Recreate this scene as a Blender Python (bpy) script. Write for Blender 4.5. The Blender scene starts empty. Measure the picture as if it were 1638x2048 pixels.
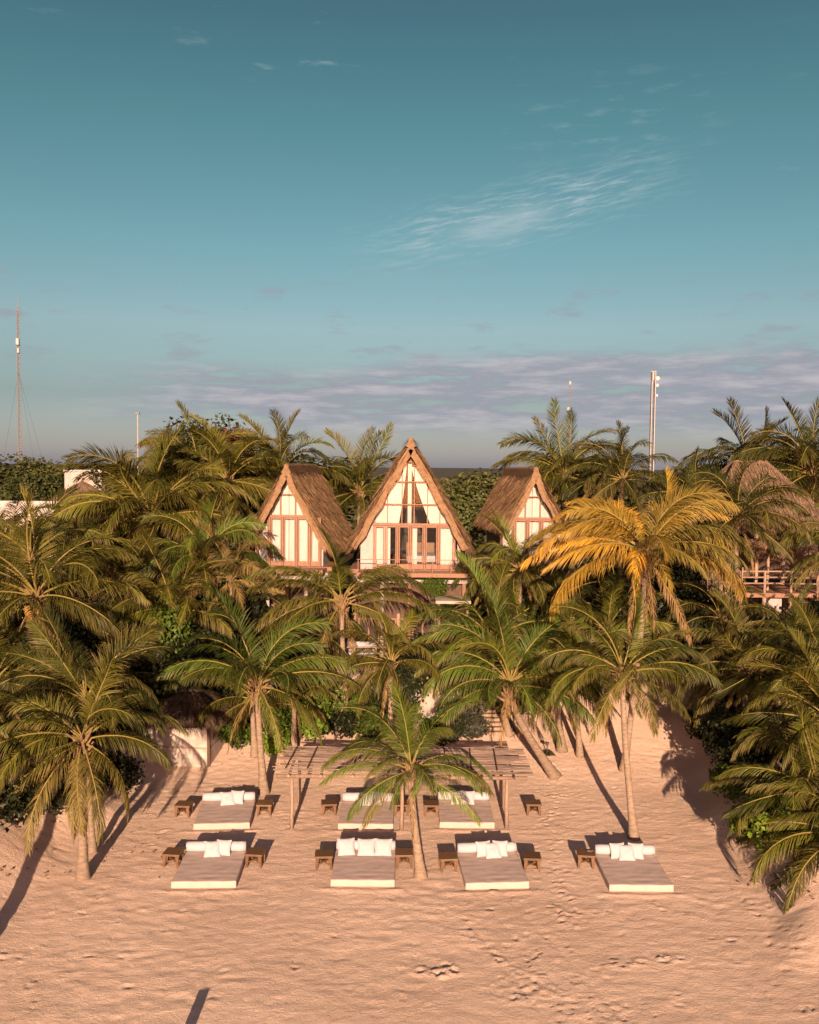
import bpy, bmesh, math, random
import numpy as np
from mathutils import Vector, Matrix, noise

sc = bpy.context.scene
col = sc.collection
R_ = math.radians

# ------------------------------------------------------------------ camera
F = 1750.0                       # focal length in pixels of a 1638 x 2048 frame
CAMZ = 13.4
cam = bpy.data.cameras.new('camera')
cam.sensor_fit = 'VERTICAL'
cam.sensor_height = 36.0
cam.lens = F / 2048 * 36.0
cam.clip_end = 40000
cam_o = bpy.data.objects.new('camera', cam)
col.objects.link(cam_o)
CM = (Matrix.Rotation(math.pi / 2 - math.atan(90 / F), 4, 'X') @ Matrix.Rotation(R_(0.56), 4, 'Z'))
CM.translation = (0, 0, CAMZ)
cam_o.matrix_world = CM
sc.camera = cam_o
C3 = CM.to_3x3()

# ------------------------------------------------------------------ sky, sun, exposure
SUN_EL = 15.0
SUN_AZ = 0.4                     # degrees to the right of straight ahead that shadows run
w = bpy.data.worlds.new('World')
sc.world = w
w.use_nodes = True
wt = w.node_tree
for n_ in list(wt.nodes):
    wt.nodes.remove(n_)


class NT:
    """small helper for node trees"""
    def __init__(s, t): s.t = t
    def n(s, typ, **kw):
        nd = s.t.nodes.new(typ)
        for k, v in kw.items(): setattr(nd, k, v)
        return nd
    def put(s, sock, v):
        if isinstance(v, bpy.types.NodeSocket): s.t.links.new(v, sock)
        else: sock.default_value = v
    def m(s, op, a, b=None, c=None, clamp=False):
        nd = s.n('ShaderNodeMath', operation=op); nd.use_clamp = clamp
        s.put(nd.inputs[0], a)
        if b is not None: s.put(nd.inputs[1], b)
        if c is not None: s.put(nd.inputs[2], c)
        return nd.outputs[0]
    def mix(s, f, a, b, mode='MIX'):
        nd = s.n('ShaderNodeMix', data_type='RGBA', blend_type=mode)
        s.put(nd.inputs[0], f)
        s.put(nd.inputs[6], a if isinstance(a, bpy.types.NodeSocket) else (*a[:3], 1))
        s.put(nd.inputs[7], b if isinstance(b, bpy.types.NodeSocket) else (*b[:3], 1))
        return nd.outputs[2]
    def ramp(s, f, stops, interp='LINEAR'):
        nd = s.n('ShaderNodeValToRGB'); nd.color_ramp.interpolation = interp
        el = nd.color_ramp.elements
        while len(el) < len(stops): el.new(0.5)
        for e, (p, c) in zip(el, stops):
            e.position = p; e.color = (*c, 1) if len(c) == 3 else c
        s.put(nd.inputs[0], f)
        return nd.outputs[0]
    def noise(s, vec, scale, detail=4, rough=.5, dist=0, out=0):
        nd = s.n('ShaderNodeTexNoise')
        if vec is not None: s.put(nd.inputs['Vector'], vec)
        nd.inputs['Scale'].default_value = scale
        nd.inputs['Detail'].default_value = detail
        nd.inputs['Roughness'].default_value = rough
        nd.inputs['Distortion'].default_value = dist
        return nd.outputs[out]
    def smooth(s, x, a, b):
        nd = s.n('ShaderNodeMapRange', interpolation_type='SMOOTHSTEP')
        s.put(nd.inputs[0], x)
        nd.inputs[1].default_value = a; nd.inputs[2].default_value = b
        return nd.outputs[0]
    def comb(s, x, y, z=0.0):
        nd = s.n('ShaderNodeCombineXYZ')
        for i, v in enumerate((x, y, z)): s.put(nd.inputs[i], v)
        return nd.outputs[0]


W = NT(wt)
sky = W.n('ShaderNodeTexSky', sky_type='NISHITA', sun_disc=False)
sky.sun_elevation = R_(SUN_EL)
sky.sun_rotation = R_(180 + SUN_AZ)
tc = W.n('ShaderNodeTexCoord')
sep = W.n('ShaderNodeSeparateXYZ')
wt.links.new(tc.outputs['Generated'], sep.inputs[0])
dx, dy, dz = sep.outputs
az = W.m('MULTIPLY', W.m('ARCTAN2', dx, dy), 180 / math.pi)
el = W.m('MULTIPLY', W.m('ARCSINE', dz), 180 / math.pi)
# colour grade of the whole sky dome, by height above the horizon
tint = W.ramp(W.m('DIVIDE', el, 40.0, clamp=True), [
    (0.0, (.46, .47, .78)), (.0375, (.40, .41, .58)), (.11, (.331, .351, .397)), (.22, (.475, .50, .468)),
    (.35, (.395, .535, .465)), (.53, (.30, .495, .395)), (.70, (.252, .385, .335)), (1.0, (.24, .35, .32))])
facing_sun = W.smooth(W.m('MULTIPLY', dy, -1.0), 0.1, 0.9)
tint = W.mix(facing_sun, tint, (1.10, .66, .72))
graded = W.mix(1.0, sky.outputs[0], tint, 'MULTIPLY')
# clouds: a low bank all round the horizon, small puffs above it, high thin streaks
pos = W.comb(az, el)
def warp(sx, sy, scale, detail, rough=.55, off=0.0):
    mp = W.n('ShaderNodeMapping')
    mp.inputs['Scale'].default_value = (sx, sy, 1)
    mp.inputs['Location'].default_value = (off, off * 1.7, 0)
    wt.links.new(pos, mp.inputs[0])
    return W.noise(mp.outputs[0], scale, detail, rough)
bank_n = warp(.13, .80, 1.0, 7, .62, 3.1)
bank_top = W.m('ADD', 5.9, W.m('MULTIPLY', W.m('SUBTRACT', warp(.06, .05, 1.0, 3, .5, 9.0), .5), 5.0))
bank_top = W.m('ADD', bank_top, W.m('MULTIPLY', W.smooth(az, -22, 6), 1.5))
bank_h = W.m('SUBTRACT', bank_top, el)
bank = W.m('MULTIPLY', W.smooth(bank_h, -.6, 1.2), W.smooth(el, 1.2, 3.6))
bank = W.m('MULTIPLY', bank, W.smooth(bank_n, .36, .50))
bank = W.m('MULTIPLY', bank, W.smooth(az, -24, -8))
puff = W.m('MULTIPLY', W.smooth(warp(.20, .75, 1.0, 6, .55, 5.3), .55, .70), W.m('MULTIPLY', W.smooth(el, 5.0, 7.5), W.smooth(el, 13.5, 10.5)))
# one long streaked wisp rising to the right
su = W.m('ADD', W.m('MULTIPLY', W.m('SUBTRACT', az, 7.0), .97), W.m('MULTIPLY', W.m('SUBTRACT', el, 15.9), .22))
sv = W.m('ADD', W.m('MULTIPLY', W.m('SUBTRACT', az, 7.0), -.22), W.m('MULTIPLY', W.m('SUBTRACT', el, 15.9), .97))
sv = W.m('ADD', sv, W.m('MULTIPLY', W.m('SUBTRACT', warp(.25, .3, 1.0, 3, .5, 1.0), .5), .8))
str_n = W.noise(W.comb(W.m('MULTIPLY', su, .38), W.m('MULTIPLY', W.m('ADD', sv, W.m('MULTIPLY', su, .06)), 3.6)), 1.0, 8, .66, .15)
env = W.m('MULTIPLY', W.smooth(W.m('ABSOLUTE', W.m('ADD', su, .6)), 13.0, 2.5), W.smooth(W.m('ABSOLUTE', sv), 2.7, .1))
wisp = W.m('MULTIPLY', env, W.smooth(str_n, .42, .74))
blob = W.m('MULTIPLY', W.smooth(W.m('ABSOLUTE', W.m('ADD', su, 1.3)), 5.0, .4), W.smooth(W.m('ABSOLUTE', W.m('ADD', sv, .35)), 1.25, .0))
wisp = W.m('MAXIMUM', wisp, W.m('MULTIPLY', W.m('MULTIPLY', blob, W.smooth(str_n, .1, .7)), .8))
# scattered flecks of the same high cloud
fl = W.m('MULTIPLY', W.smooth(warp(.25, 1.2, 1.0, 6, .6, 14.0), .60, .78), W.smooth(warp(.07, .10, 1.0, 2, .5, 21.0), .52, .66))
fl = W.m('MULTIPLY', fl, W.smooth(el, 11, 15))
fl2 = W.m('MULTIPLY', W.smooth(warp(.45, 1.9, 1.0, 6, .6, 33.0), .52, .70), W.m('MULTIPLY', W.smooth(W.m('ABSOLUTE', W.m('SUBTRACT', az, 12.5)), 9.0, 2.0), W.smooth(W.m('ABSOLUTE', W.m('SUBTRACT', el, 20.5)), 4.2, .8)))
fl = W.m('MAXIMUM', fl, W.m('MULTIPLY', fl2, .40))
clouds = W.mix(W.m('MULTIPLY', wisp, 1.15, clamp=True), graded, (2.5, 3.1, 3.3))
clouds = W.mix(W.m('MULTIPLY', fl, .5), clouds, (2.2, 2.8, 3.0))
clouds = W.mix(W.m('MULTIPLY', puff, .6), clouds, (1.85, 2.0, 2.25))
clouds = W.mix(W.m('MULTIPLY', bank, .95), clouds, W.mix(W.smooth(bank_n, .44, .66), (1.85, 1.93, 2.28), (3.05, 2.85, 3.05)))
bg = W.n('ShaderNodeBackground')
bg.inputs[1].default_value = 0.07
wt.links.new(clouds, bg.inputs[0])
wo = W.n('ShaderNodeOutputWorld')
wt.links.new(bg.outputs[0], wo.inputs[0])
SKY_UNIT = None

sun = bpy.data.lights.new('sun', 'SUN')
sun.energy = 5.0
sun.angle = R_(0.5)
sun.color = (1.0, 0.68, 0.47)
sun_o = bpy.data.objects.new('sun', sun)
sun_o.matrix_world = Matrix.Translation((0, -20, 40)) @ Matrix.Rotation(R_(-SUN_AZ), 4, 'Z') @ Matrix.Rotation(R_(90 - SUN_EL), 4, 'X')
col.objects.link(sun_o)

sc.view_settings.view_transform = 'Standard'
sc.view_settings.look = 'None'
sc.view_settings.exposure = 1.3
sc.view_settings.gamma = 1.0
sc.view_settings.use_curve_mapping = False
sc.render.engine = 'CYCLES'
sc.cycles.max_bounces = 6
sc.cycles.transparent_max_bounces = 12

# ------------------------------------------------------------------ helpers
rnd = random.Random(7)


def sstep(a, b, x):
    t = np.clip((np.asarray(x, float) - a) / (b - a), 0, 1)
    return t * t * (3 - 2 * t)


def terrain(x, y):
    """height of the sand: flat beach, a dune rising to the houses, a low bank on either side"""
    x = np.asarray(x, float); y = np.asarray(y, float)
    edge = 37.3 + .5 * np.sin(x * .45 + .6) + .25 * np.sin(x * 1.1)
    z = 2.25 * sstep(edge - 1.5, edge + 12.5, y)
    side = sstep(22.5, 27.0, y + .5 * np.sin(x * .8))
    wob = .55 * np.sin(y * .62) + .3 * np.sin(y * 1.37 + 1)
    z = z + side * (1.0 - .55 * sstep(38, 45, y)) * (1.5 * sstep(11.0, 14.6, -x + wob * .6 + .06 * (y - 27)) + 1.3 * sstep(10.9, 13.4, x + wob * .6 + .10 * (28 - y)))
    z = z - 1.5 * sstep(62, 95, y)
    z = z + .10 * np.sin(x * .7 + y * .3) * sstep(38, 42, y)
    return z


def _ss(a, b, x):
    t = min(1.0, max(0.0, (x - a) / (b - a)))
    return t * t * (3 - 2 * t)


def tz(x, y):
    edge = 37.3 + .5 * math.sin(x * .45 + .6) + .25 * math.sin(x * 1.1)
    z = 2.25 * _ss(edge - 1.5, edge + 12.5, y)
    wob = .55 * math.sin(y * .62) + .3 * math.sin(y * 1.37 + 1)
    z += _ss(22.5, 27.0, y + .5 * math.sin(x * .8)) * (1.0 - .55 * _ss(38, 45, y)) * (1.5 * _ss(11.0, 14.6, -x + wob * .6 + .06 * (y - 27)) + 1.3 * _ss(10.9, 13.4, x + wob * .6 + .10 * (28 - y)))
    z -= 1.5 * _ss(62, 95, y)
    return z + .10 * math.sin(x * .7 + y * .3) * _ss(38, 42, y)


def ray(px, py): return C3 @ Vector(((px - 819) / F, (1024 - py) / F, -1.0))


def at(px, py, Y):
    """the world point at depth Y that the photograph shows at a pixel"""
    d = ray(px, py)
    return Vector((0, 0, CAMZ)) + d * (Y / d.y)


def ground(px, py):
    """where the photograph's pixel meets the sand"""
    d = ray(px, py)
    o_ = Vector((0, 0, CAMZ)); t = 15.0
    while t < 400:
        p = o_ + d * t
        if p.z <= tz(p.x, p.y): break
        t += .4
    a, b_ = t - .4, t
    for _ in range(10):
        t = (a + b_) / 2; p = o_ + d * t
        if p.z <= tz(p.x, p.y): b_ = t
        else: a = t
    return p


def level(px, py, z):
    d = ray(px, py)
    return Vector((0, 0, CAMZ)) + d * ((z - CAMZ) / d.z)


class MB:
    """collects vertices and faces, then becomes one mesh object"""
    def __init__(s): s.v = []; s.f = []; s.c = []; s.k = 0
    def add(s, vs, fs, c=None):
        s.v.extend(tuple(p) for p in vs)
        s.f.extend(tuple(i + s.k for i in f) for f in fs)
        s.c.extend([c or (0, 0, 0)] * len(vs))
        s.k += len(vs)
    def box(s, c, d, M=None):
        x, y, z = d[0] / 2, d[1] / 2, d[2] / 2
        vs = [Vector((i * x, j * y, k * z)) for i in (-1, 1) for j in (-1, 1) for k in (-1, 1)]
        if M: vs = [M @ p for p in vs]
        s.add([p + Vector(c) for p in vs], [(0, 1, 3, 2), (4, 6, 7, 5), (0, 4, 5, 1), (2, 3, 7, 6), (0, 2, 6, 4), (1, 5, 7, 3)])
    def tube(s, pts, rad, n=6, cap=True, c=None):
        pts = [Vector(p) for p in pts]
        if not hasattr(rad, '__len__'): rad = [rad] * len(pts)
        vs = []
        ref = Vector((0, 1, .01))
        for i, p in enumerate(pts):
            t = (pts[min(i + 1, len(pts) - 1)] - pts[max(i - 1, 0)]).normalized()
            a = t.cross(ref)
            if a.length < .1: a = t.cross(Vector((1, 0, 0)))
            a.normalize(); b = t.cross(a)
            for k in range(n):
                an = 2 * math.pi * k / n
                vs.append(p + (a * math.cos(an) + b * math.sin(an)) * rad[i])
        fs = []
        for i in range(len(pts) - 1):
            for k in range(n):
                q = (k + 1) % n
                fs.append((i * n + k, (i + 1) * n + k, (i + 1) * n + q, i * n + q))
        if cap:
            fs.append(tuple(range(n)))
            fs.append(tuple(reversed(range((len(pts) - 1) * n, len(pts) * n))))
        s.add(vs, fs, c)
    def mesh(s, name, mat, smooth=False, attr=False):
        me = bpy.data.meshes.new(name)
        me.from_pydata(s.v, [], s.f)
        if attr:
            ca = me.color_attributes.new('tint', 'FLOAT_COLOR', 'POINT')
            arr = np.ones((len(s.v), 4), np.float32); arr[:, :3] = s.c
            ca.data.foreach_set('color', arr.ravel())
        if smooth: me.polygons.foreach_set('use_smooth', [True] * len(me.polygons))
        me.materials.append(mat)
        me.update()
        return me
    def build(s, name, mat, parent=None, loc=(0, 0, 0), smooth=False, attr=False):
        return put(name, s.mesh(name, mat, smooth, attr), parent, loc)


def put(name, me, parent=None, loc=(0, 0, 0), rot=(0, 0, 0), scale=None):
    o = bpy.data.objects.new(name, me)
    col.objects.link(o)
    o.location = loc; o.rotation_euler = rot
    if scale: o.scale = scale if hasattr(scale, '__len__') else (scale,) * 3
    o.parent = parent
    return o


def tag(o, label=None, cat=None, group=None, kind=None):
    for k, v in (('label', label), ('category', cat), ('group', group), ('kind', kind)):
        if v: o[k] = v
    return o


def empty(name, loc, rz=0, label=None, cat=None, group=None):
    o = bpy.data.objects.new(name, None)
    col.objects.link(o)
    o.location = loc; o.rotation_euler = (0, 0, rz); o.empty_display_size = .2
    return tag(o, label, cat, group)


def soft_box(name, d, mat, bevel=.05, seg=3, parent=None, loc=(0, 0, 0), smooth=True):
    bm = bmesh.new()
    bmesh.ops.create_cube(bm, size=1)
    for v in bm.verts: v.co = Vector((v.co.x * d[0], v.co.y * d[1], v.co.z * d[2]))
    bmesh.ops.bevel(bm, geom=bm.edges[:], offset=bevel, segments=seg, profile=.6, affect='EDGES')
    me = bpy.data.meshes.new(name); bm.to_mesh(me); bm.free()
    if smooth: me.polygons.foreach_set('use_smooth', [True] * len(me.polygons))
    me.materials.append(mat)
    return put(name, me, parent, loc)


# ------------------------------------------------------------------ materials
def material(name):
    m = bpy.data.materials.new(name); m.use_nodes = True
    t = m.node_tree; b = t.nodes['Principled BSDF']
    return m, NT(t), b


def simple(name, c1, c2, scale=6, rough=.8, bump=.0, bscale=30, stretch=(1, 1, 1), spec=.3, detail=5, per_object=.0):
    m, N, b = material(name)
    co = N.n('ShaderNodeTexCoord'); mp = N.n('ShaderNodeMapping')
    mp.inputs['Scale'].default_value = stretch
    m.node_tree.links.new(co.outputs['Object'], mp.inputs[0])
    f = N.smooth(N.noise(mp.outputs[0], scale, detail, .6), .3, .7)
    c = N.mix(f, c1, c2)
    if per_object:
        oi = N.n('ShaderNodeObjectInfo')
        k = N.m('ADD', 1 - per_object, N.m('MULTIPLY', oi.outputs['Random'], 2 * per_object))
        c = N.mix(1.0, c, N.comb(k, k, k), 'MULTIPLY')
    N.put(b.inputs['Base Color'], c)
    b.inputs['Roughness'].default_value = rough
    b.inputs['Specular IOR Level'].default_value = spec
    if bump:
        bp = N.n('ShaderNodeBump'); bp.inputs['Strength'].default_value = bump; bp.inputs['Distance'].default_value = .03
        N.put(bp.inputs['Height'], N.noise(mp.outputs[0], bscale, 5, .6))
        N.put(b.inputs['Normal'], bp.outputs[0])
    return m


def leaf_material(name, rachis=(.20, .155, .045), trans=.09, tip=(.20, .14, .06)):
    m, N, b = material(name)
    oi = N.n('ShaderNodeObjectInfo')
    at_ = N.n('ShaderNodeAttribute', attribute_name='tint')
    sp = N.n('ShaderNodeSeparateColor'); m.node_tree.links.new(at_.outputs['Color'], sp.inputs[0])
    k = N.m('ADD', .55, N.m('MULTIPLY', oi.outputs['Random'], .9))
    k = N.m('MULTIPLY', k, N.m('ADD', .75, N.m('MULTIPLY', sp.outputs[2], .5)))
    c = N.mix(1.0, oi.outputs['Color'], N.comb(k, k, k), 'MULTIPLY')
    dry = N.m('MULTIPLY', N.smooth(sp.outputs[1], .55, 1.0), N.m('MULTIPLY', oi.outputs['Random'], .9))
    c = N.mix(dry, c, tip)
    c = N.mix(sp.outputs[0], c, rachis)
    N.put(b.inputs['Base Color'], c)
    b.inputs['Roughness'].default_value = .46
    b.inputs['Specular IOR Level'].default_value = .15
    tr = N.n('ShaderNodeBsdfTranslucent'); N.put(tr.inputs[0], N.mix(1.0, c, (1.25, 1.2, .6), 'MULTIPLY'))
    mx = N.n('ShaderNodeMixShader'); mx.inputs[0].default_value = trans
    t = m.node_tree
    t.links.new(b.outputs[0], mx.inputs[1]); t.links.new(tr.outputs[0], mx.inputs[2])
    t.links.new(mx.outputs[0], t.nodes['Material Output'].inputs[0])
    return m


M_leaf = leaf_material('palm_leaf')
M_bush = leaf_material('bush_leaf', trans=.10, tip=(.20, .15, .05))

# sand
M_sand, N, b = material('sand')
geo = N.n('ShaderNodeNewGeometry')
P = geo.outputs['Position']
n1 = N.noise(P, .22, 4, .55); n2 = N.noise(P, 2.4, 6, .6); n3 = N.noise(P, 24, 4, .6)
c = N.mix(N.smooth(n1, .35, .65), (.645, .480, .360), (.56, .408, .302))
c = N.mix(N.m('MULTIPLY', N.smooth(n2, .52, .78), .5), c, (.67, .46, .33))
c = N.mix(N.m('MULTIPLY', N.smooth(N.noise(P, 70, 3, .7), .56, .72), .4), c, (.42, .29, .20))
c = N.mix(N.m('MULTIPLY', N.smooth(n3, .55, .8), .35), c, (.46, .31, .21))
N.put(b.inputs['Base Color'], c)
b.inputs['Roughness'].default_value = .95
b.inputs['Specular IOR Level'].default_value = .1
mp = N.n('ShaderNodeMapping'); mp.inputs['Scale'].default_value = (.8, 2.2, 1)
M_sand.node_tree.links.new(P, mp.inputs[0])
h = N.m('ADD', N.m('MULTIPLY', N.noise(mp.outputs[0], 3.2, 7, .7, .3), .026), N.m('MULTIPLY', N.noise(P, 9, 6, .72), .034))
h = N.m('ADD', h, N.m('MULTIPLY', N.noise(P, 19, 8, .78), .030))
h = N.m('ADD', h, N.m('MULTIPLY', N.noise(P, 55, 3, .7), .010))
mr = N.n('ShaderNodeMapping'); mr.inputs['Scale'].default_value = (7, .45, 1); mr.inputs['Rotation'].default_value = (0, 0, .05)
M_sand.node_tree.links.new(P, mr.inputs[0])
h = N.m('ADD', h, N.m('MULTIPLY', N.noise(mr.outputs[0], 1.0, 4, .6), .020))
bp = N.n('ShaderNodeBump'); bp.inputs['Strength'].default_value = .95; bp.inputs['Distance'].default_value = 1.0
N.put(bp.inputs['Height'], h); N.put(b.inputs['Normal'], bp.outputs[0])

M_forest = simple('forest_floor', (.028, .026, .012), (.055, .045, .020), .05, 1, 0, detail=8)
M_bark = simple('palm_bark', (.25, .185, .13), (.15, .11, .078), 5, .95, .6, 14, (1, 1, 3.0), .1, per_object=.15)
M_fibre = simple('palm_fibre', (.14, .09, .05), (.24, .155, .075), 9, .95, .5, 40, (1, 1, .4), .1)
M_thatch = simple('thatch', (.235, .150, .085), (.155, .10, .056), 5, .95, .5, 30, (1, 1, 1), .1, detail=8)
M_thatch_old = simple('old_thatch', (.22, .155, .10), (.13, .09, .06), 5, .95, .5, 30, (1, 1, 1), .1, detail=8)
M_thatch_shaded = simple('shaded_thatch', (.105, .074, .05), (.06, .043, .03), 5, .95, .5, 30, (1, 1, 1), .1, detail=8)  # the hut roof's shade is put into this darker thatch colour
for mt in (M_thatch, M_thatch_old, M_thatch_shaded):
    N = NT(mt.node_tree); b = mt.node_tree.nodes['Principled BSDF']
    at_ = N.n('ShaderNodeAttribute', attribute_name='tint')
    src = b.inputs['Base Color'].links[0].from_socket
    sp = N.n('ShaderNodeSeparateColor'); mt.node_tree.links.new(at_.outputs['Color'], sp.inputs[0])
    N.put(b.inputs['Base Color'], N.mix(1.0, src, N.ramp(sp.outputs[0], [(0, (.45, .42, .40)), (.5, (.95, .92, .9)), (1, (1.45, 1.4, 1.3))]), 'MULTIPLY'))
M_straw_under = simple('thatch_lining', (.17, .10, .05), (.10, .06, .03), 8, .95)
M_frame = simple('pink_wood_frame', (.24, .13, .08), (.18, .095, .058), 7, .7, .2, 30, (3, 3, .5))
M_table = simple('table_wood', (.125, .066, .030), (.085, .045, .021), 8, .5, .25, 30, (1, 6, 1), .4, per_object=.2)
M_pole = simple('bleached_pole', (.30, .21, .15), (.20, .14, .10), 6, .9, .5, 20, (3, 3, .6), .15, per_object=.2)
M_stick = simple('weathered_stick', (.20, .148, .118), (.13, .095, .075), 4, .95, .4, 25, (.5, 4, 4), .1, per_object=.35)
M_linen = simple('linen_cover', (.42, .33, .285), (.385, .30, .255), 3, .95, .25, 7, (1, 1, 1), .1)
M_cloth = simple('white_cloth', (.37, .355, .37), (.33, .315, .33), 3, .9, .25, 7, (1, 1, 1), .15)
M_curtain = simple('curtain_cloth', (.52, .46, .44), (.47, .415, .395), 2, .95, .1, 12, (2, 2, .3), .1)
M_plaster = simple('white_plaster', (.36, .31, .29), (.28, .24, .22), 2.5, .95, .3, 12)
M_canvas = simple('stained_canvas', (.42, .36, .31), (.27, .225, .19), 2.2, .95, .3, 8)
M_concrete = simple('pale_concrete', (.36, .30, .25), (.26, .22, .18), 3, .95, .3, 15)
M_room_shade = simple('interior_shade', (.035, .026, .02), (.06, .042, .03), 2, .9)  # darkness of unlit rooms put into the colour of rear walls and openings
M_darkwood = simple('dark_wood', (.10, .06, .038), (.06, .036, .024), 6, .8, .3, 20, (3, 3, .5))
M_log = simple('step_log', (.30, .21, .145), (.21, .15, .10), 5, .95, .4, 20, (.5, 3, 3))
M_metal = simple('mast_metal', (.15, .135, .13), (.12, .11, .105), 4, .5, 0)
M_redmetal = simple('mast_red', (.13, .112, .108), (.11, .095, .092), 4, .6, 0)
M_white = simple('white_paint', (.36, .33, .31), (.31, .285, .27), 3, .5)
M_coco = simple('coconut_husk', (.36, .205, .04), (.28, .165, .04), 6, .6)
M_black = simple('black_metal', (.03, .028, .026), (.05, .045, .04), 8, .6)
M_twig = simple('grey_twig', (.20, .15, .12), (.13, .10, .08), 8, .9)
M_glass, N, b = material('window_glass')
t = M_glass.node_tree
tr = N.n('ShaderNodeBsdfTransparent'); tr.inputs[0].default_value = (.93, .95, .94, 1)
gl = N.n('ShaderNodeBsdfGlossy'); gl.inputs['Roughness'].default_value = .03
fr = N.n('ShaderNodeFresnel'); fr.inputs[0].default_value = 1.45
mx = N.n('ShaderNodeMixShader'); t.links.new(fr.outputs[0], mx.inputs[0])
t.links.new(tr.outputs[0], mx.inputs[1]); t.links.new(gl.outputs[0], mx.inputs[2])
t.links.new(mx.outputs[0], t.nodes['Material Output'].inputs[0])

# ------------------------------------------------------------------ the ground
def axis(parts):
    out = []
    for a, b_, st in parts:
        out.extend(np.arange(a, b_, st))
    return np.array(out + [parts[-1][1]])


bed_spots = [  # front edge centre in the photograph, turn in degrees (back to the left positive)
    ('a1', 407, 1776, 2.0), ('a2', 725, 1773, 0.0), ('a3', 995, 1778, 4.0), ('a4', 1283, 1783, 0.0),
    ('b1', 443, 1658, 4.5), ('b2', 731, 1659, 0.0), ('b3', 934, 1656, 0.0)]
BEDS = {k: (ground(px, py), R_(a)) for k, px, py, a in bed_spots}

xs = axis([(-6000, -600, 900), (-600, -60, 60), (-60, -18, 1.5), (-18, 17, .085), (17, 60, 1.5), (60, 600, 60), (600, 6000, 900)])
ys = axis([(-200, 12, 14), (12, 19.5, .5), (19.5, 40.5, .075), (40.5, 47, .25), (47, 100, 3)])
X, Y = np.meshgrid(xs, ys)
Z = terrain(X, Y)
rs = np.random.RandomState(3)


def value_noise(X, Y, sx, sy, seed):
    r = np.random.RandomState(seed).rand(97, 89)
    u = X / sx; v = Y / sy
    i = np.floor(u).astype(int); j = np.floor(v).astype(int)
    fu = u - i; fv = v - j
    fu = fu * fu * (3 - 2 * fu); fv = fv * fv * (3 - 2 * fv)
    g = lambda a, b_: r[a % 97, b_ % 89]
    return (g(i, j) * (1 - fu) + g(i + 1, j) * fu) * (1 - fv) + (g(i, j + 1) * (1 - fu) + g(i + 1, j + 1) * fu) * fv - .5


near = ((np.abs(X) < 17.9) & (Y > 19.5) & (Y < 40.5)).astype(float)
rough = sstep(.0, .25, value_noise(X, Y, 3.5, 3.0, 11) + value_noise(X, Y, 1.3, 1.1, 12) * .5)
d = .009 * value_noise(X, Y, 1.7, .42, 1) + .011 * value_noise(X, Y, .6, .23, 2) + .018 * value_noise(X, Y, .28, .16, 4)
d += .018 * value_noise(X, Y, 3.1, 2.3, 5)
d += rough * .024 * value_noise(X, Y, .33, .22, 6)
# raked furrows running away from the sea in the left half and across on the right
furrow = np.abs(((X + .06 * Y + .25 * value_noise(X, Y, 4, 5, 8)) / 1.05) % 1 - .5)
d -= .030 * np.exp(-(furrow / .04) ** 2) * sstep(4, -1, X) * (value_noise(X, Y, 1.2, 2.0, 9) > -.12) * (Y < 27.5)
# tyre track lines slanting through the middle foreground
for k in (0.0, 1.0, 1.9):
    ln = X - (1.0 + k + (27.5 - Y) * .36)
    d -= .022 * np.exp(-(ln / .05) ** 2) * ((Y < 27.5) & (value_noise(X, Y, .8, .8, 31) > -.3))
Z = Z + d * near


def dimple(x, y, a, rx, ry, dep):
    i0, i1 = np.searchsorted(xs, [x - 3 * rx, x + 3 * rx]); j0, j1 = np.searchsorted(ys, [y - 3 * rx, y + 3 * rx])
    xx = X[j0:j1, i0:i1] - x; yy = Y[j0:j1, i0:i1] - y
    u = xx * math.cos(a) + yy * math.sin(a); v = -xx * math.sin(a) + yy * math.cos(a)
    r2 = (u / rx) ** 2 + (v / ry) ** 2
    dep *= .8
    Z[j0:j1, i0:i1] += -dep * np.exp(-r2 * 1.4) + dep * .75 * np.exp(-(np.sqrt(r2) - 1.45) ** 2 * 5)


def trail(p, q, n, spread, dep=.05):
    p = ground(*p); q = ground(*q)
    for i in range(n):
        f = i / max(1, n - 1) + rnd.uniform(-.02, .02)
        dimple(p.x + (q.x - p.x) * f + rnd.gauss(0, spread), p.y + (q.y - p.y) * f + rnd.gauss(0, spread),
               math.atan2(q.y - p.y, q.x - p.x) + rnd.uniform(-.5, .5), rnd.uniform(.11, .16), rnd.uniform(.055, .08), dep * rnd.uniform(.3, .85))


trail((1110, 1540), (1120, 1790), 80, .4)
trail((1130, 1790), (1080, 1960), 34, .5)
trail((1000, 1960), (1260, 2040), 70, .5, .042)
trail((920, 1830), (1070, 1980), 30, .25)
trail((1180, 1930), (1380, 1915), 16, .12, .06)
trail((900, 1800), (1400, 1835), 26, .5, .04)
trail((1500, 1800), (1620, 2030), 30, .5, .045)
trail((1150, 1600), (1420, 1640), 22, .5, .04)
trail((560, 1640), (850, 1700), 26, .6, .04)
trail((830, 1700), (1070, 1800), 20, .5, .04)
trail((0, 1900), (60, 2040), 14, .3, .05)
trail((180, 1560), (330, 1620), 20, .5, .04)
for q in range(140):
    p = ground(rnd.uniform(0, 1638), rnd.uniform(1560, 2040))
    dimple(p.x, p.y, rnd.uniform(0, 3), rnd.uniform(.10, .22), rnd.uniform(.06, .1), rnd.uniform(.012, .04))
pit = ground(880, 1940)
for q in range(7): dimple(pit.x + rnd.gauss(0, .26), pit.y + rnd.gauss(0, .2), rnd.uniform(0, 3), .13, .10, .06)
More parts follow.
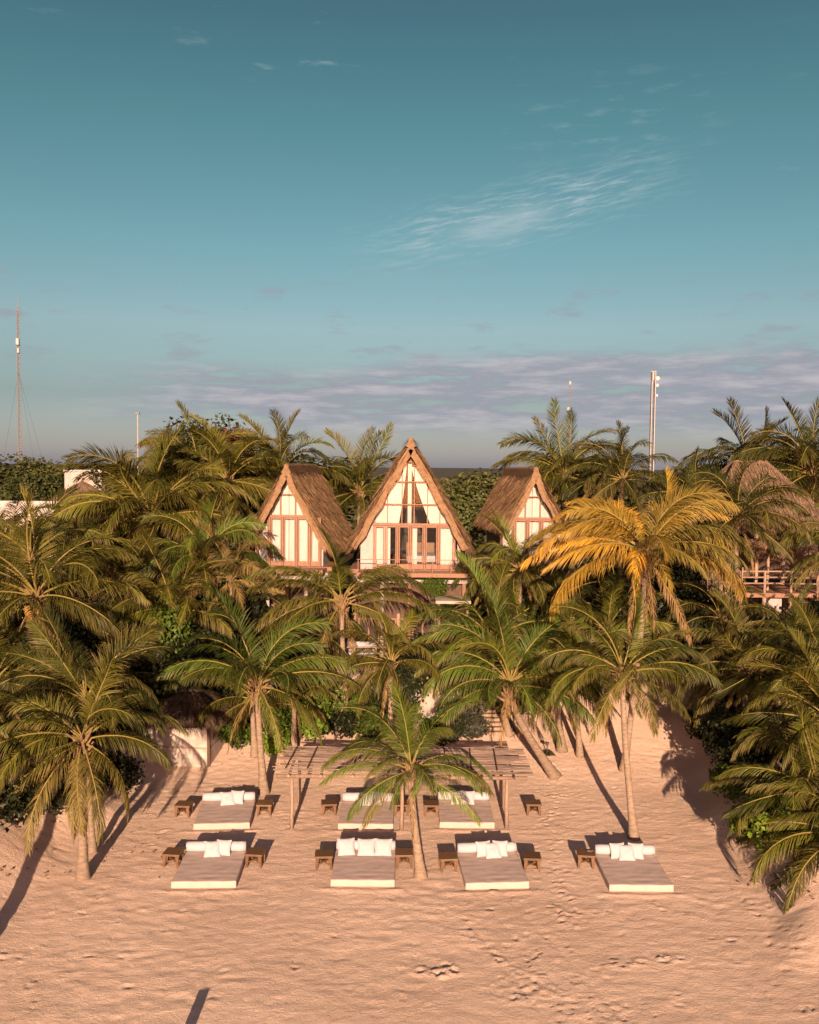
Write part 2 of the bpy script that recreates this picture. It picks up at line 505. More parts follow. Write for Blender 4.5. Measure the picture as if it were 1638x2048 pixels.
# sand pushed up in front of each bed, and a level patch under it
for k, (p, a) in BEDS.items():
    ca, sa = math.cos(a), math.sin(a)
    u = (X - p.x) * ca + (Y - p.y) * sa; v = -(X - p.x) * sa + (Y - p.y) * ca
    inside = sstep(1.25, 1.05, np.abs(u)) * sstep(-.12, .02, v) * sstep(2.65, 2.45, v)
    Z = Z * (1 - inside) + inside * (tz(p.x, p.y) - .02)
    Z += .035 * np.exp(-((v + .28 - .05 * u * u) / .11) ** 2) * sstep(1.9, 1.0, np.abs(u))
nx, ny = len(xs), len(ys)
me = bpy.data.meshes.new('sand')
co = np.stack([X, Y, Z], -1).reshape(-1, 3)
idx = np.arange(nx * ny).reshape(ny, nx)
fs = np.stack([idx[:-1, :-1], idx[:-1, 1:], idx[1:, 1:], idx[1:, :-1]], -1).reshape(-1, 4)
me.vertices.add(len(co)); me.vertices.foreach_set('co', co.ravel())
me.loops.add(fs.size); me.loops.foreach_set('vertex_index', fs.ravel().astype(np.int32))
me.polygons.add(len(fs)); me.polygons.foreach_set('loop_start', np.arange(0, fs.size, 4, dtype=np.int32))
me.polygons.foreach_set('use_smooth', [True] * len(fs))
me.update(calc_edges=True); me.materials.append(M_sand)
tag(put('sand', me), kind='structure')

# the flat wooded plain behind, out to the horizon
m_ = MB()
gx = [-20000, -4000, -900, -300, -100, -40, 0, 40, 100, 300, 900, 4000, 20000]
gy = [52, 60, 75, 100, 160, 300, 700, 2000, 6000, 20000]
vs = []
for y in gy:
    for x in gx:
        z = tz(x if abs(x) < 10 else 0, y) if y < 101 else .75
        vs.append((x, y, z + .05 if y < 101 else .8))
k = len(gx)
m_.add(vs, [(j * k + i, j * k + i + 1, (j + 1) * k + i + 1, (j + 1) * k + i) for j in range(len(gy) - 1) for i in range(k - 1)])
tag(m_.build('plain', M_forest), kind='structure')

# far woods: a single mass of low tree tops reaching back to the horizon
class Leaves:
    def __init__(s): s.v = []; s.c = []
    def add(s, c, size, nrm=None, shade=None, r=rnd):
        if nrm is None: nrm = Vector((r.gauss(0, 1), r.gauss(0, 1), r.gauss(.4, 1)))
        nrm = nrm.normalized()
        a = nrm.cross(Vector((r.gauss(0, 1), r.gauss(0, 1), r.gauss(0, 1)))).normalized(); b_ = nrm.cross(a)
        l = size * r.uniform(.7, 1.3); w_ = l * .36
        c = Vector(c)
        s.v += [c - a * l * .5, c + b_ * w_ + nrm * w_ * .35, c + a * l * .5, c - b_ * w_ + nrm * w_ * .35]
        sh = r.random() if shade is None else shade
        s.c += [(0, .0, sh), (0, .1, sh), (0, .5 * r.random() + .4, sh), (0, .1, sh)]
    def mesh(s, name, mat):
        n = len(s.v) // 4
        me = bpy.data.meshes.new(name)
        f = np.arange(n * 4).reshape(n, 4)
        tris = np.concatenate([f[:, [0, 1, 2]], f[:, [0, 2, 3]]])
        me.from_pydata([tuple(p) for p in s.v], [], tris.tolist())
        ca = me.color_attributes.new('tint', 'FLOAT_COLOR', 'POINT')
        arr = np.ones((len(s.v), 4), np.float32); arr[:, :3] = s.c
        ca.data.foreach_set('color', arr.ravel())
        me.materials.append(mat); me.update()
        return me


r = random.Random(21)
L = Leaves()
for i in range(1500):
    y = 58 * (12.0 ** (r.random() ** 1.25))
    x = r.uniform(-.62, .62) * y
    base = tz(0, y) if y < 100 else .8
    hh = r.uniform(2.2, 5.0) + (1.0 if y > 150 else 0); rr = r.uniform(1.6, 3.2) * (1 + y / 500)
    for q in range(46):
        u = r.uniform(0, 2 * math.pi); e = r.uniform(-.15, 1) ** 1 * math.pi / 2
        n_ = Vector((math.cos(u) * math.cos(e), math.sin(u) * math.cos(e), math.sin(e)))
        p = Vector((x, y, base + hh * .35)) + Vector((n_.x * rr, n_.y * rr, n_.z * hh * .65)) * r.uniform(.8, 1.05)
        L.add(p, .5 + y / 160, n_ + Vector((r.gauss(0, .6), r.gauss(0, .6), r.gauss(0, .6))), r=r)
o = put('far_woods', L.mesh('far_woods', M_bush)); o.color = (.055, .052, .02, 1)
tag(o, kind='stuff')

# ------------------------------------------------------------------ palms
def frond_mesh(e0, bend, seed, Lr=4.0, n=104, droop=.45, side=.0, lmax=1.02, vee=20, ragged=.0, thick=1.0):
    r = random.Random(seed)
    NP = 15
    pts = [Vector((0, 0, 0))]
    tans = []
    for i in range(NP - 1):
        s = (i + .5) / (NP - 1)
        e = R_(e0 - bend * s ** 1.35)
        ph = side * s * s
        t_ = Vector((math.cos(e) * math.cos(ph), math.cos(e) * math.sin(ph), math.sin(e)))
        tans.append(t_); pts.append(pts[-1] + t_ * (Lr / (NP - 1)))
    tans.append(tans[-1])
    m = MB()
    rad = [(.032 * (1 - s) ** .8 + .006) * thick for s in (i / (NP - 1) for i in range(NP))]
    m.tube(pts, rad, 5, c=(1, 0, .5))
    roll = r.uniform(-.6, .6); nz = r.uniform(0, 50)
    for i in range(n):
        s = .13 + .865 * (i / (n - 1))
        fi = s * (NP - 1); k = min(int(fi), NP - 2); f = fi - k
        p0 = pts[k].lerp(pts[k + 1], f)
        T = tans[k].lerp(tans[min(k + 1, NP - 1)], f).normalized()
        S = Vector((0, 0, 1)).cross(T)
        if S.length < .05: S = Vector((0, 1, 0))
        S.normalize()
        Nn = T.cross(S)
        S2 = S * math.cos(roll * s * 2) + Nn * math.sin(roll * s * 2); N2 = T.cross(S2)
        for sg in (-1, 1):
            if r.random() < ragged: continue
            cl_ = noise.noise(Vector((s * 11, sg * 3.0, nz)))
            fo = R_(33 + 34 * s + 13 * cl_ + r.gauss(0, 5)); v_ = R_(vee * (1 - .8 * s) + 12 * noise.noise(Vector((s * 9, sg * 3.0, nz + 9))) + r.gauss(0, 5))
            d_ = (S2 * sg * math.cos(fo) + T * math.sin(fo)) * math.cos(v_) + N2 * math.sin(v_)
            ll = lmax * min(1, .4 + (s - .1) / .25) * (1 - .62 * max(0, (s - .55) / .45) ** 1.5) * r.uniform(.86, 1.1)
            g = droop * r.uniform(.7, 1.3) * (1 + .45 * noise.noise(Vector((s * 6, sg * 2.0, nz + 20))))
            wd = .0135 * r.uniform(.75, 1.3)
            tw = r.uniform(-.55, .55)
            sh = r.random()
            p = p0.copy(); vs = []
            for q, (hw, st) in enumerate(((.6, .22), (1.0, .26), (.95, .26), (.6, .26))):
                wv = (T - d_ * T.dot(d_))
                if wv.length < .05: wv = N2.copy()
                wv.normalize(); wv = wv * math.cos(tw) + d_.cross(wv) * math.sin(tw)
                vs += [p - wv * wd * hw, p + wv * wd * hw]
                p = p + d_ * ll * st
                d_ = (d_ + Vector((0, 0, -1)) * g).normalized()
            vs.append(p)
            kk = m.k
            m.add(vs, [(0, 1, 3, 2), (2, 3, 5, 4), (4, 5, 7, 6), (6, 7, 8)])
            for q, tt in enumerate((0, 0, .25, .25, .5, .5, .75, .75, 1)): m.c[kk + q] = (0, tt, sh)
    return m


FRONDS = {}
seed = 100
for e0, bend, dr, vee, ne in ((84, 40, .06, 52, 3), (70, 84, .20, 34, 4), (55, 98, .34, 14, 5), (38, 94, .42, 6, 5),
                              (20, 82, .47, 0, 5), (0, 64, .5, 0, 5), (-25, 52, .5, 0, 4), (-52, 30, .4, 0, 3)):
    for q in range(ne):
        seed += 1
        r = random.Random(seed)
        FRONDS.setdefault(e0, []).append(frond_mesh(e0 + r.uniform(-5, 5), bend + r.uniform(-14, 14), seed, droop=dr * r.uniform(.8, 1.2),
                                                    side=r.uniform(-.7, .7), vee=vee, ragged=r.choice((0, .03, .1, .2)), lmax=.96 if e0 < 60 else .88).mesh('frond', M_leaf, attr=True))
DEAD = [frond_mesh(-62 + q * 6, 22, 300 + q, droop=.8, ragged=.25, lmax=.75, n=50).mesh('dry_frond', M_leaf, attr=True) for q in range(3)]

# the fibrous heart below the crown: leaf bases and hanging sheath strips
def heart_mesh(seed):
    r = random.Random(seed); m = MB()
    for i in range(26):
        a = i * 2.4; z0 = -.75 + .75 * i / 26
        o_ = Vector((math.cos(a), math.sin(a), 0))
        b0 = o_ * .09 + Vector((0, 0, z0)); e_ = R_(58 - 20 * (1 - i / 26) + r.gauss(0, 8)); l = r.uniform(.35, .75)
        t_ = o_ * math.cos(e_) + Vector((0, 0, math.sin(e_)))
        m.tube([b0, b0 + t_ * l * .4 + o_ * .03, b0 + t_ * l], [.085, .055, .025], 5)
    for i in range(46):
        a = r.uniform(0, 6.28); z0 = r.uniform(-.6, .1); o_ = Vector((math.cos(a), math.sin(a), 0)); s_ = Vector((-o_.y, o_.x, 0))
        p = o_ * r.uniform(.14, .34) + Vector((0, 0, z0)); l = r.uniform(.3, .9); w_ = r.uniform(.012, .035)
        q_ = p + Vector((0, 0, -l)) + o_ * r.uniform(-.05, .25)
        m.add([p - s_ * w_, p + s_ * w_, q_ + s_ * w_ * .4, q_ - s_ * w_ * .4], [(0, 1, 2, 3)])
    return m


HEARTS = [heart_mesh(s).mesh('leaf_bases', M_fibre) for s in (1, 2, 3)]


def coconut():
    bm = bmesh.new(); bmesh.ops.create_icosphere(bm, subdivisions=2, radius=.13)
    for v in bm.verts:
        v.co.z *= 1.25; v.co.xy *= 1 - .25 * max(0, -v.co.z / .16)
    me = bpy.data.meshes.new('coconut'); bm.to_mesh(me); bm.free()
    me.polygons.foreach_set('use_smooth', [True] * len(me.polygons)); me.materials.append(M_coco)
    return me


COCO = coconut()
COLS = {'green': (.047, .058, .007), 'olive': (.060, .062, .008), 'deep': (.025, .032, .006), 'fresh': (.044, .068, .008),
        'yellow': (.33, .175, .018), 'straw': (.18, .125, .045)}


def palm(label, crown, Y, base=None, Lf=4.0, n=24, tone='green', seed=1, emax=84, emin=-38, dead=2, r0=.15, lean=(0, 0), cocos=0, fat=1.0, fronds=None):
    r = random.Random(seed)
    top = at(crown[0], crown[1], Y)
    if base: g = ground(*base)
    else: g = Vector((top.x + lean[0], Y + lean[1], 0))
    g.z = tz(g.x, g.y) - .03
    root = empty('palm_tree', g, 0, label, 'palm tree', 'coconut palms of the beach garden')
    t_ = top - g
    # trunk: leaves the ground slanting, ends upright under the crown
    H = t_.length
    c1 = Vector((t_.x * .45, t_.y * .45, t_.z * .35)); c2 = Vector((t_.x * .98, t_.y * .98, t_.z * .68))
    K = max(12, int(H / .13))
    pts, rad = [], []
    for i in range(K + 1):
        f = i / K
        p = c1 * (3 * f * (1 - f) ** 2) + c2 * (3 * f * f * (1 - f)) + t_ * f ** 3
        pts.append(p)
        rr = r0 * .88 * fat * (1.0 + .75 * math.exp(-f * H / .45) - .28 * f) * (1 + (.045 if i % 2 else -.03) + r.uniform(-.02, .02))
        rad.append(rr)
    m = MB(); m.tube(pts, rad, 10)
    m.build('trunk', M_bark, root, smooth=True)
    put('leaf_bases', r.choice(HEARTS), root, t_ + Vector((0, 0, .1)), (0, 0, r.uniform(0, 6)), (r0 / .15 * (.9 + .1 * fat)) * Lf / 5.2)
    cl = COLS[tone]
    n = int(n * 1.15); emin = emin * .62 + 4
    phase = r.uniform(0, 6.28)
    plan = []
    if fronds:
        for q in fronds: plan.append((R_(q[0]) + r.gauss(0, .06), q[1] + r.gauss(0, 2.5), q[2] if len(q) > 2 else 1.0, min(1, max(0, (75 - q[1]) / 100))))
        for q in range(0 if fronds is C_TALL else 6): plan.append((phase + q * 1.05 + r.gauss(0, .25), r.uniform(28, 72), r.uniform(.75, .92), .4))
    else:
        for i in range(n):
            u = i / (n - 1)
            az_ = phase + i * 2.39996 + r.gauss(0, .14)
            az_ += .34 * math.sin(az_)                     # the sea wind combs the crown to the left
            e = emax - (emax - emin) * u ** .85 + r.gauss(0, 6) + 11 * math.cos(az_) * math.sin(math.pi * u)
            plan.append((az_, e, .78 + .3 * math.sin(math.pi * min(1, .18 + u * .8)), u))
    for i, (az_, e, ls, u) in enumerate(plan):
        key = min(FRONDS, key=lambda k_: abs(k_ - e))
        sc_ = Lf / 4.0 * ls * r.uniform(.94, 1.06)
        fo = put('frond', r.choice(FRONDS[key]), root, t_ + Vector((math.cos(az_) * .05, math.sin(az_) * .05, .22 - .3 * u)),
                 (r.gauss(0, .28), R_(key - e) * .9, az_), sc_)
        kk = r.uniform(.8, 1.2)
        old = max(0, u - .72) / .28
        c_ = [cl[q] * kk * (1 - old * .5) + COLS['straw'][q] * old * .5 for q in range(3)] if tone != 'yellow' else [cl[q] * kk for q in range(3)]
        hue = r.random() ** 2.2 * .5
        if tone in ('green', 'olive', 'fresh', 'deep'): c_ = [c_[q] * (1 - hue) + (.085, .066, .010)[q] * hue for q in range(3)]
        if tone == 'yellow':
            yl = min(1, max(.1, .58 - .16 * math.cos(az_) + r.uniform(-.4, .3)))
            c_ = [((.09, .095, .02)[q] * (1 - yl) + cl[q] * yl) * kk for q in range(3)]
        fo.color = (*c_, 1)
    for i in range(dead):
        az_ = r.uniform(0, 6.28)
        fo = put('dry_frond', r.choice(DEAD), root, t_ + Vector((math.cos(az_) * .12, math.sin(az_) * .12, -.25)), (0, 0, az_), Lf / 4.0 * r.uniform(.5, .75))
        fo.color = (.21, .125, .055, 1)
        fo['label'] = 'dead brown frond hanging below the crown'
    for i in range(cocos):
        az_ = -1.6 + r.uniform(-1.5, 1.5)
        put('coconut', COCO, root, t_ + Vector((math.cos(az_) * r.uniform(.28, .5), math.sin(az_) * r.uniform(.28, .45), -.45 - r.uniform(0, .4))), (r.uniform(-.3, .3), r.uniform(-.3, .3), 0), r.uniform(.9, 1.2))
    return root


C_STOUT = [(10, 52, .88), (-4, 14, .85), (-24, -8, .85), (-58, -18, .9), (-84, -32, .8), (202, -12), (190, 20), (176, 44), (163, 58), (222, 32), (242, -24, .9), (262, 12, .8), (60, 48, .9), (92, 66), (122, 46, .9), (215, -28, .95), (283, -36, .8)]
C_THIN = [(20, 62), (48, 74), (82, 80), (112, 84), (142, 76), (170, 64), (196, 50), (225, 62, .9), (0, 34), (-20, 12, .9), (150, 30), (262, 70, .8)]
C_SLENDER = [(138, 82), (166, 72), (176, 57), (187, 33), (202, 46), (0, 27), (16, 42), (-22, 2, .9), (40, 68), (92, 60), (122, 66), (272, 52, .8), (-60, -10, .75)]
C_TALL = [(150, 78, .7), (164, 60, .9), (186, 48), (200, 16, .95), (190, 4, .9), (20, 58, .9), (0, 46), (-10, 22), (32, 50, .9), (92, 44, .8), (132, 46, .9), (232, 10, .9), (282, 62, .8), (214, 40), (-32, 4, .95), (250, -22, .75)]
C_SHORT = [(100, 86), (28, 73, 1.15), (152, 66, 1.15), (78, 78, .9), (180, 42), (196, 25), (216, 4, .9), (0, 36), (-16, 20), (-38, -2, .9), (250, 12, .7), (62, 48), (118, 44), (232, -12, .8), (292, 30, .7)]
C_BOWED = [(100, 83), (160, 74), (176, 55), (202, 50), (190, 25), (204, 8, .9), (30, 66), (6, 36), (-20, 4, .9), (-52, -12, .8), (230, 66, .9), (90, 60), (60, 55), (14, 54), (250, 30, .8)]
C_RIGHT = [(100, 85), (160, 72), (186, 45), (192, 28), (198, 10, .9), (20, 68), (10, 50), (-6, 25), (-62, -16, .8), (232, -12, .8), (90, 55), (130, 60), (-28, 0, .9), (50, 40), (262, 44, .8), (148, 36)]
C_YELLOW = [(118, 82, .8), (168, 62, .95), (150, 46, .9), (180, 45), (192, 36), (186, 6, 1.05), (216, 42, .95), (20, 72, .85), (-2, 46), (-6, 14, 1.05), (262, 0, .6), (292, 26, .7), (60, 55), (100, 60), (142, 70, .9), (10, 60, .95), (240, 24, .75), (-30, 30, .85), (205, 20), (172, 28), (35, 44)]
PALMS = [
    # front row on the open sand
    ('stout palm with drooping fronds at the left edge of the raked beach', (164, 1482), 28.6, (166, 1757), dict(Lf=3.9, n=26, seed=11, fronds=C_STOUT, tone='olive', emin=-60, dead=3, r0=.17)),
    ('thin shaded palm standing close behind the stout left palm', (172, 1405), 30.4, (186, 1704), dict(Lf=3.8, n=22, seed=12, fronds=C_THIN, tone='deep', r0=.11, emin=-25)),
    ('short thick-trunked palm in front of the stick-roofed pergola', (822, 1542), 28.9, (842, 1755), dict(Lf=3.05, n=23, seed=23, fronds=C_SHORT, tone='fresh', emin=-34, emax=86, r0=.155, dead=1, fat=1.0)),
    ('slender palm rising behind the upper left daybed', (515, 1372), 36.2, (528, 1587), dict(Lf=4.3, n=25, seed=14, fronds=C_SLENDER, tone='fresh', emin=-40, r0=.17)),
    ('tall slim palm standing in front of the central gable', (683, 1205), 40.2, (697, 1450), dict(Lf=4.6, n=26, seed=15, fronds=C_TALL, tone='green', emin=-42, r0=.16, dead=3)),
    ('palm with a trunk bowed to the right beside the stairs', (1020, 1372), 37.6, (1112, 1556), dict(Lf=4.3, n=26, seed=16, fronds=C_BOWED, tone='fresh', emin=-42, r0=.21, dead=2)),
    ('tall slim palm directly behind the lone right daybed', (1246, 1352), 31.9, (1268, 1677), dict(Lf=3.5, n=24, seed=17, fronds=C_RIGHT, tone='green', emin=-48, r0=.15, dead=2)),
    ('yellow-fronded palm leaning right, the brightest crown of all', (1292, 1108), 37.8, (1248, 1540), dict(Lf=5.3, n=22, seed=18, fronds=C_YELLOW, tone='yellow', emin=-30, emax=80, r0=.17, dead=4)),
    ('slim palm with a forked shadow between the stairs and the leaning palm', (1152, 1352), 39.0, (1160, 1511), dict(Lf=3.7, n=20, seed=19, tone='green', emin=-40, r0=.14)),
    ('short shaggy-trunked palm on the sand slope beside the garden spotlight', (1112, 1348), 39.8, (1124, 1502), dict(Lf=3.4, n=16, seed=20, tone='olive', emin=-50, r0=.19, dead=4)),
    ('small palm whose trunk stands just left behind the slender left palm', (505, 1400), 38.6, (510, 1512), dict(Lf=2.6, n=14, seed=21, tone='olive', emin=-45, r0=.15, dead=3)),
    # right edge of the beach
    ('low palm at the right edge arching over the sand bank', (1668, 1455), 31.5, None, dict(Lf=3.8, n=24, seed=31, tone='olive', emin=-40)),
    ('right-edge palm with fronds spread above the sea grape bushes', (1640, 1600), 30.0, None, dict(Lf=3.7, n=26, seed=32, tone='green', emin=-45)),
    ('lowest palm at the right edge, one frond tip touching the raked sand', (1712, 1690), 27.6, None, dict(Lf=3.7, n=26, seed=33, tone='olive', emin=-50)),
    ('right-edge palm with feathery crown below the lodge stairs', (1640, 1355), 34.0, None, dict(Lf=3.3, n=24, seed=34, tone='green', emin=-40)),
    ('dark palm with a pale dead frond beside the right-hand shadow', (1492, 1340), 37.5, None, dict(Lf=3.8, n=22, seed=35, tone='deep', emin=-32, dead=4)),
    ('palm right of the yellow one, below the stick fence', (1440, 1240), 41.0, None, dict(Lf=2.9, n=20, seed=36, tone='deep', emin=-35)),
    ('palm in front of the white lodge wall', (1580, 1290), 39.5, None, dict(Lf=3.0, n=20, seed=37, tone='green', emin=-35)),
    ('upper palm at the right edge level with the terrace', (1705, 1100), 42.0, None, dict(Lf=3.6, n=20, seed=38, tone='green', emin=-40)),
    ('palm in front of the lodge roof with hanging dark fronds', (1475, 1035), 43.5, None, dict(Lf=3.8, n=28, seed=39, tone='deep', emin=-45)),
    ('tall palm against the sky left of the lodge roof ridge', (1498, 950), 56.0, None, dict(Lf=4.9, n=32, seed=40, tone='deep', emin=-30)),
    ('tall palm against the sky at the right frame edge', (1626, 952), 52.0, None, dict(Lf=5.2, n=34, seed=41, tone='deep', emin=-40)),
    ('small palm right of the yellow crown in front of the mast foot', (1395, 1010), 50.0, None, dict(Lf=3.6, n=18, seed=42, tone='green', emin=-35)),
    ('palm behind the top of the yellow crown', (1245, 960), 52.0, None, dict(Lf=3.6, n=26, seed=43, tone='deep', emin=-25)),
    # centre
    ('tall windswept palm behind the right-hand thatched house', (1128, 952), 57.0, None, dict(Lf=4.8, n=36, seed=51, tone='green', emin=-45, dead=3)),
    ('tall palm between the left and central thatched houses', (718, 986), 57.0, None, dict(Lf=4.6, n=32, seed=52, tone='green', emin=-40, dead=3)),
    ('palm standing before the right-hand thatched house', (1040, 1142), 42.3, None, dict(Lf=3.3, n=22, seed=53, tone='green', emin=-40)),
    ('palm with round crown just right of the central terrace', (985, 1285), 40.6, None, dict(Lf=4.4, n=24, lean=(.9, .4), seed=54, tone='fresh', emin=-38)),
    ('small shaded palm right below the central terrace', (782, 1330), 38.6, None, dict(Lf=3.0, n=18, seed=55, tone='olive', emin=-30)),
    ('palm shoot with yellow stems among the sea grape bushes', (588, 1408), 39.0, None, dict(Lf=2.2, n=12, seed=56, tone='olive', emin=10, emax=80, dead=1)),
    ('green crown directly behind the lone-daybed palm', (1215, 1262), 41.8, None, dict(Lf=3.9, n=22, seed=57, tone='green', emin=-40)),
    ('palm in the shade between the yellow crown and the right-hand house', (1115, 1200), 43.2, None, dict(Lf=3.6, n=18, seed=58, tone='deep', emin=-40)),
    # left wood
    ('palm loaded with yellow coconuts near the left edge', (72, 1195), 35.5, None, dict(Lf=4.6, n=26, seed=61, tone='olive', emin=-32, cocos=11, dead=3)),
    ('upright palm just behind the coconut-laden crown', (62, 1120), 40.0, None, dict(Lf=3.9, n=20, seed=62, tone='green', emin=-20)),
    ('palm cut by the left edge behind the stout palm', (-10, 1365), 33.0, None, dict(Lf=3.6, n=22, seed=63, tone='green', emin=-40)),
    ('largest crown of the left wood, tallest beside the white tower', (303, 1042), 46.5, None, dict(Lf=5.8, n=40, seed=64, tone='olive', emin=-35, dead=4)),
    ('tall palm behind the largest left crown, against the sky', (398, 951), 53.0, None, dict(Lf=4.6, n=36, seed=65, tone='green', emin=-45)),
    ('tall palm just left behind the left thatched house', (556, 954), 54.0, None, dict(Lf=4.4, n=34, seed=66, tone='green', emin=-40)),
    ('ragged palm between the reddish tree and the left thatched house', (456, 965), 50.0, None, dict(Lf=4.4, n=28, seed=67, tone='olive', emin=-60, dead=5)),
    ('palm with one tall upright frond left of the left house', (410, 1125), 44.0, None, dict(Lf=4.0, n=28, seed=68, tone='fresh', emin=-30)),
    ('palm with golden dry stems at the foot of the left house', (462, 1160), 43.0, None, dict(Lf=3.3, n=16, seed=69, tone='straw', emin=-50, dead=3)),
    ('palm with orange stalks above the beach hut', (345, 1222), 41.0, None, dict(Lf=3.9, n=22, seed=70, tone='olive', emin=-25)),
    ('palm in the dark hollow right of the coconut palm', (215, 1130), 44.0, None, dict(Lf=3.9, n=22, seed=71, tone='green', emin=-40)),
    ('small palm at the left margin below the white parapet', (15, 1085), 45.0, None, dict(Lf=3.6, n=20, seed=72, tone='green', emin=-30)),
    ('palm tucked between the left house and the slender left palm', (600, 1275), 42.0, None, dict(Lf=3.6, n=20, seed=73, tone='deep', emin=-40)),
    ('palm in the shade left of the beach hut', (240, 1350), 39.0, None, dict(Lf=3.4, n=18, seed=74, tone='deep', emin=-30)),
]
for lab, cr, Y_, bs, kw in PALMS:
    palm(lab, cr, Y_, bs, **kw)
# a palm just outside the left edge: only the shadow of its trunk reaches the picture
palm('palm outside the left edge casting a trunk shadow over the sand bank', (-200, 1478), 23.0, None, Lf=2.6, n=18, seed=80, tone='green', lean=(2.0, 0), r0=.17)

# ------------------------------------------------------------------ bushes and trees
def leaf_cloud(n, rad, size, seed, lumps=9, flat=.75):
    r = random.Random(seed); L = Leaves()
    lp = []
    for i in range(lumps):
        u = r.uniform(0, 6.28); e = r.uniform(-.05, .9); k_ = r.uniform(.35, .62)
        lp.append((Vector((math.cos(u) * math.cos(e) * k_, math.sin(u) * math.cos(e) * k_, math.sin(e) * k_ * flat + .1)) * rad, rad * r.uniform(.34, .52)))
    for i in range(n):
        c_, q_ = r.choice(lp)
        d_ = Vector((r.gauss(0, 1), r.gauss(0, 1), r.gauss(.25, 1))).normalized()
        L.add(c_ + d_ * q_ * (r.random() ** .35 if r.random() < .8 else r.uniform(.9, 1.15)), size, d_ + Vector((r.gauss(0, .7), r.gauss(0, .7), r.gauss(.3, .7))), r=r)
    return L.mesh('foliage', M_bush)


SMALL = [leaf_cloud(1700, 1.0, .15, 400 + i) for i in range(4)]
BIG = [leaf_cloud(4200, 2.0, .17, 420 + i, 14) for i in range(4)]
CROWN = [leaf_cloud(4500, 2.4, .22, 440 + i, 16, 1.0) for i in range(3)]


def branches(name, h_, spread, n, mat, parent, seed, rr=.03, trunk=0):
    r = random.Random(seed); m = MB()
    if trunk:
        m.tube([(0, 0, -.1), (.05, .02, trunk * .5), (0, 0, trunk)], [rr * 2.2, rr * 1.8, rr * 1.5], 7)
    for i in range(n):
        a = r.uniform(0, 6.28); s_ = spread * r.uniform(.4, 1)
        m.tube([(0, 0, trunk * .9), (math.cos(a) * s_ * .35, math.sin(a) * s_ * .35, trunk + (h_ - trunk) * .45), (math.cos(a) * s_, math.sin(a) * s_, h_ * r.uniform(.75, 1))], [rr, rr * .7, rr * .3], 5)
    return m.build(name, mat, parent)


def bush(label, x, y, s=1.0, big=False, tone=(.06, .085, .02), seed=1, group='sea grape bushes of the dune', zs=1.0, name='sea_grape_bush', dz=0):
    r = random.Random(seed)
    root = empty(name, (x, y, tz(x, y) + dz), 0, label, 'bush', group)
    f = put('foliage', r.choice(BIG if big else SMALL), root, (0, 0, .25 * s * (2 if big else 1)), (0, 0, r.uniform(0, 6.28)), (s, s, s * zs))
    f.color = (*[c_ * r.uniform(.9, 1.1) for c_ in tone], 1)
    branches('stems', (1.1 if big else .6) * s * zs, (.9 if big else .5) * s, 7, M_twig, root, seed, .025)
    return root


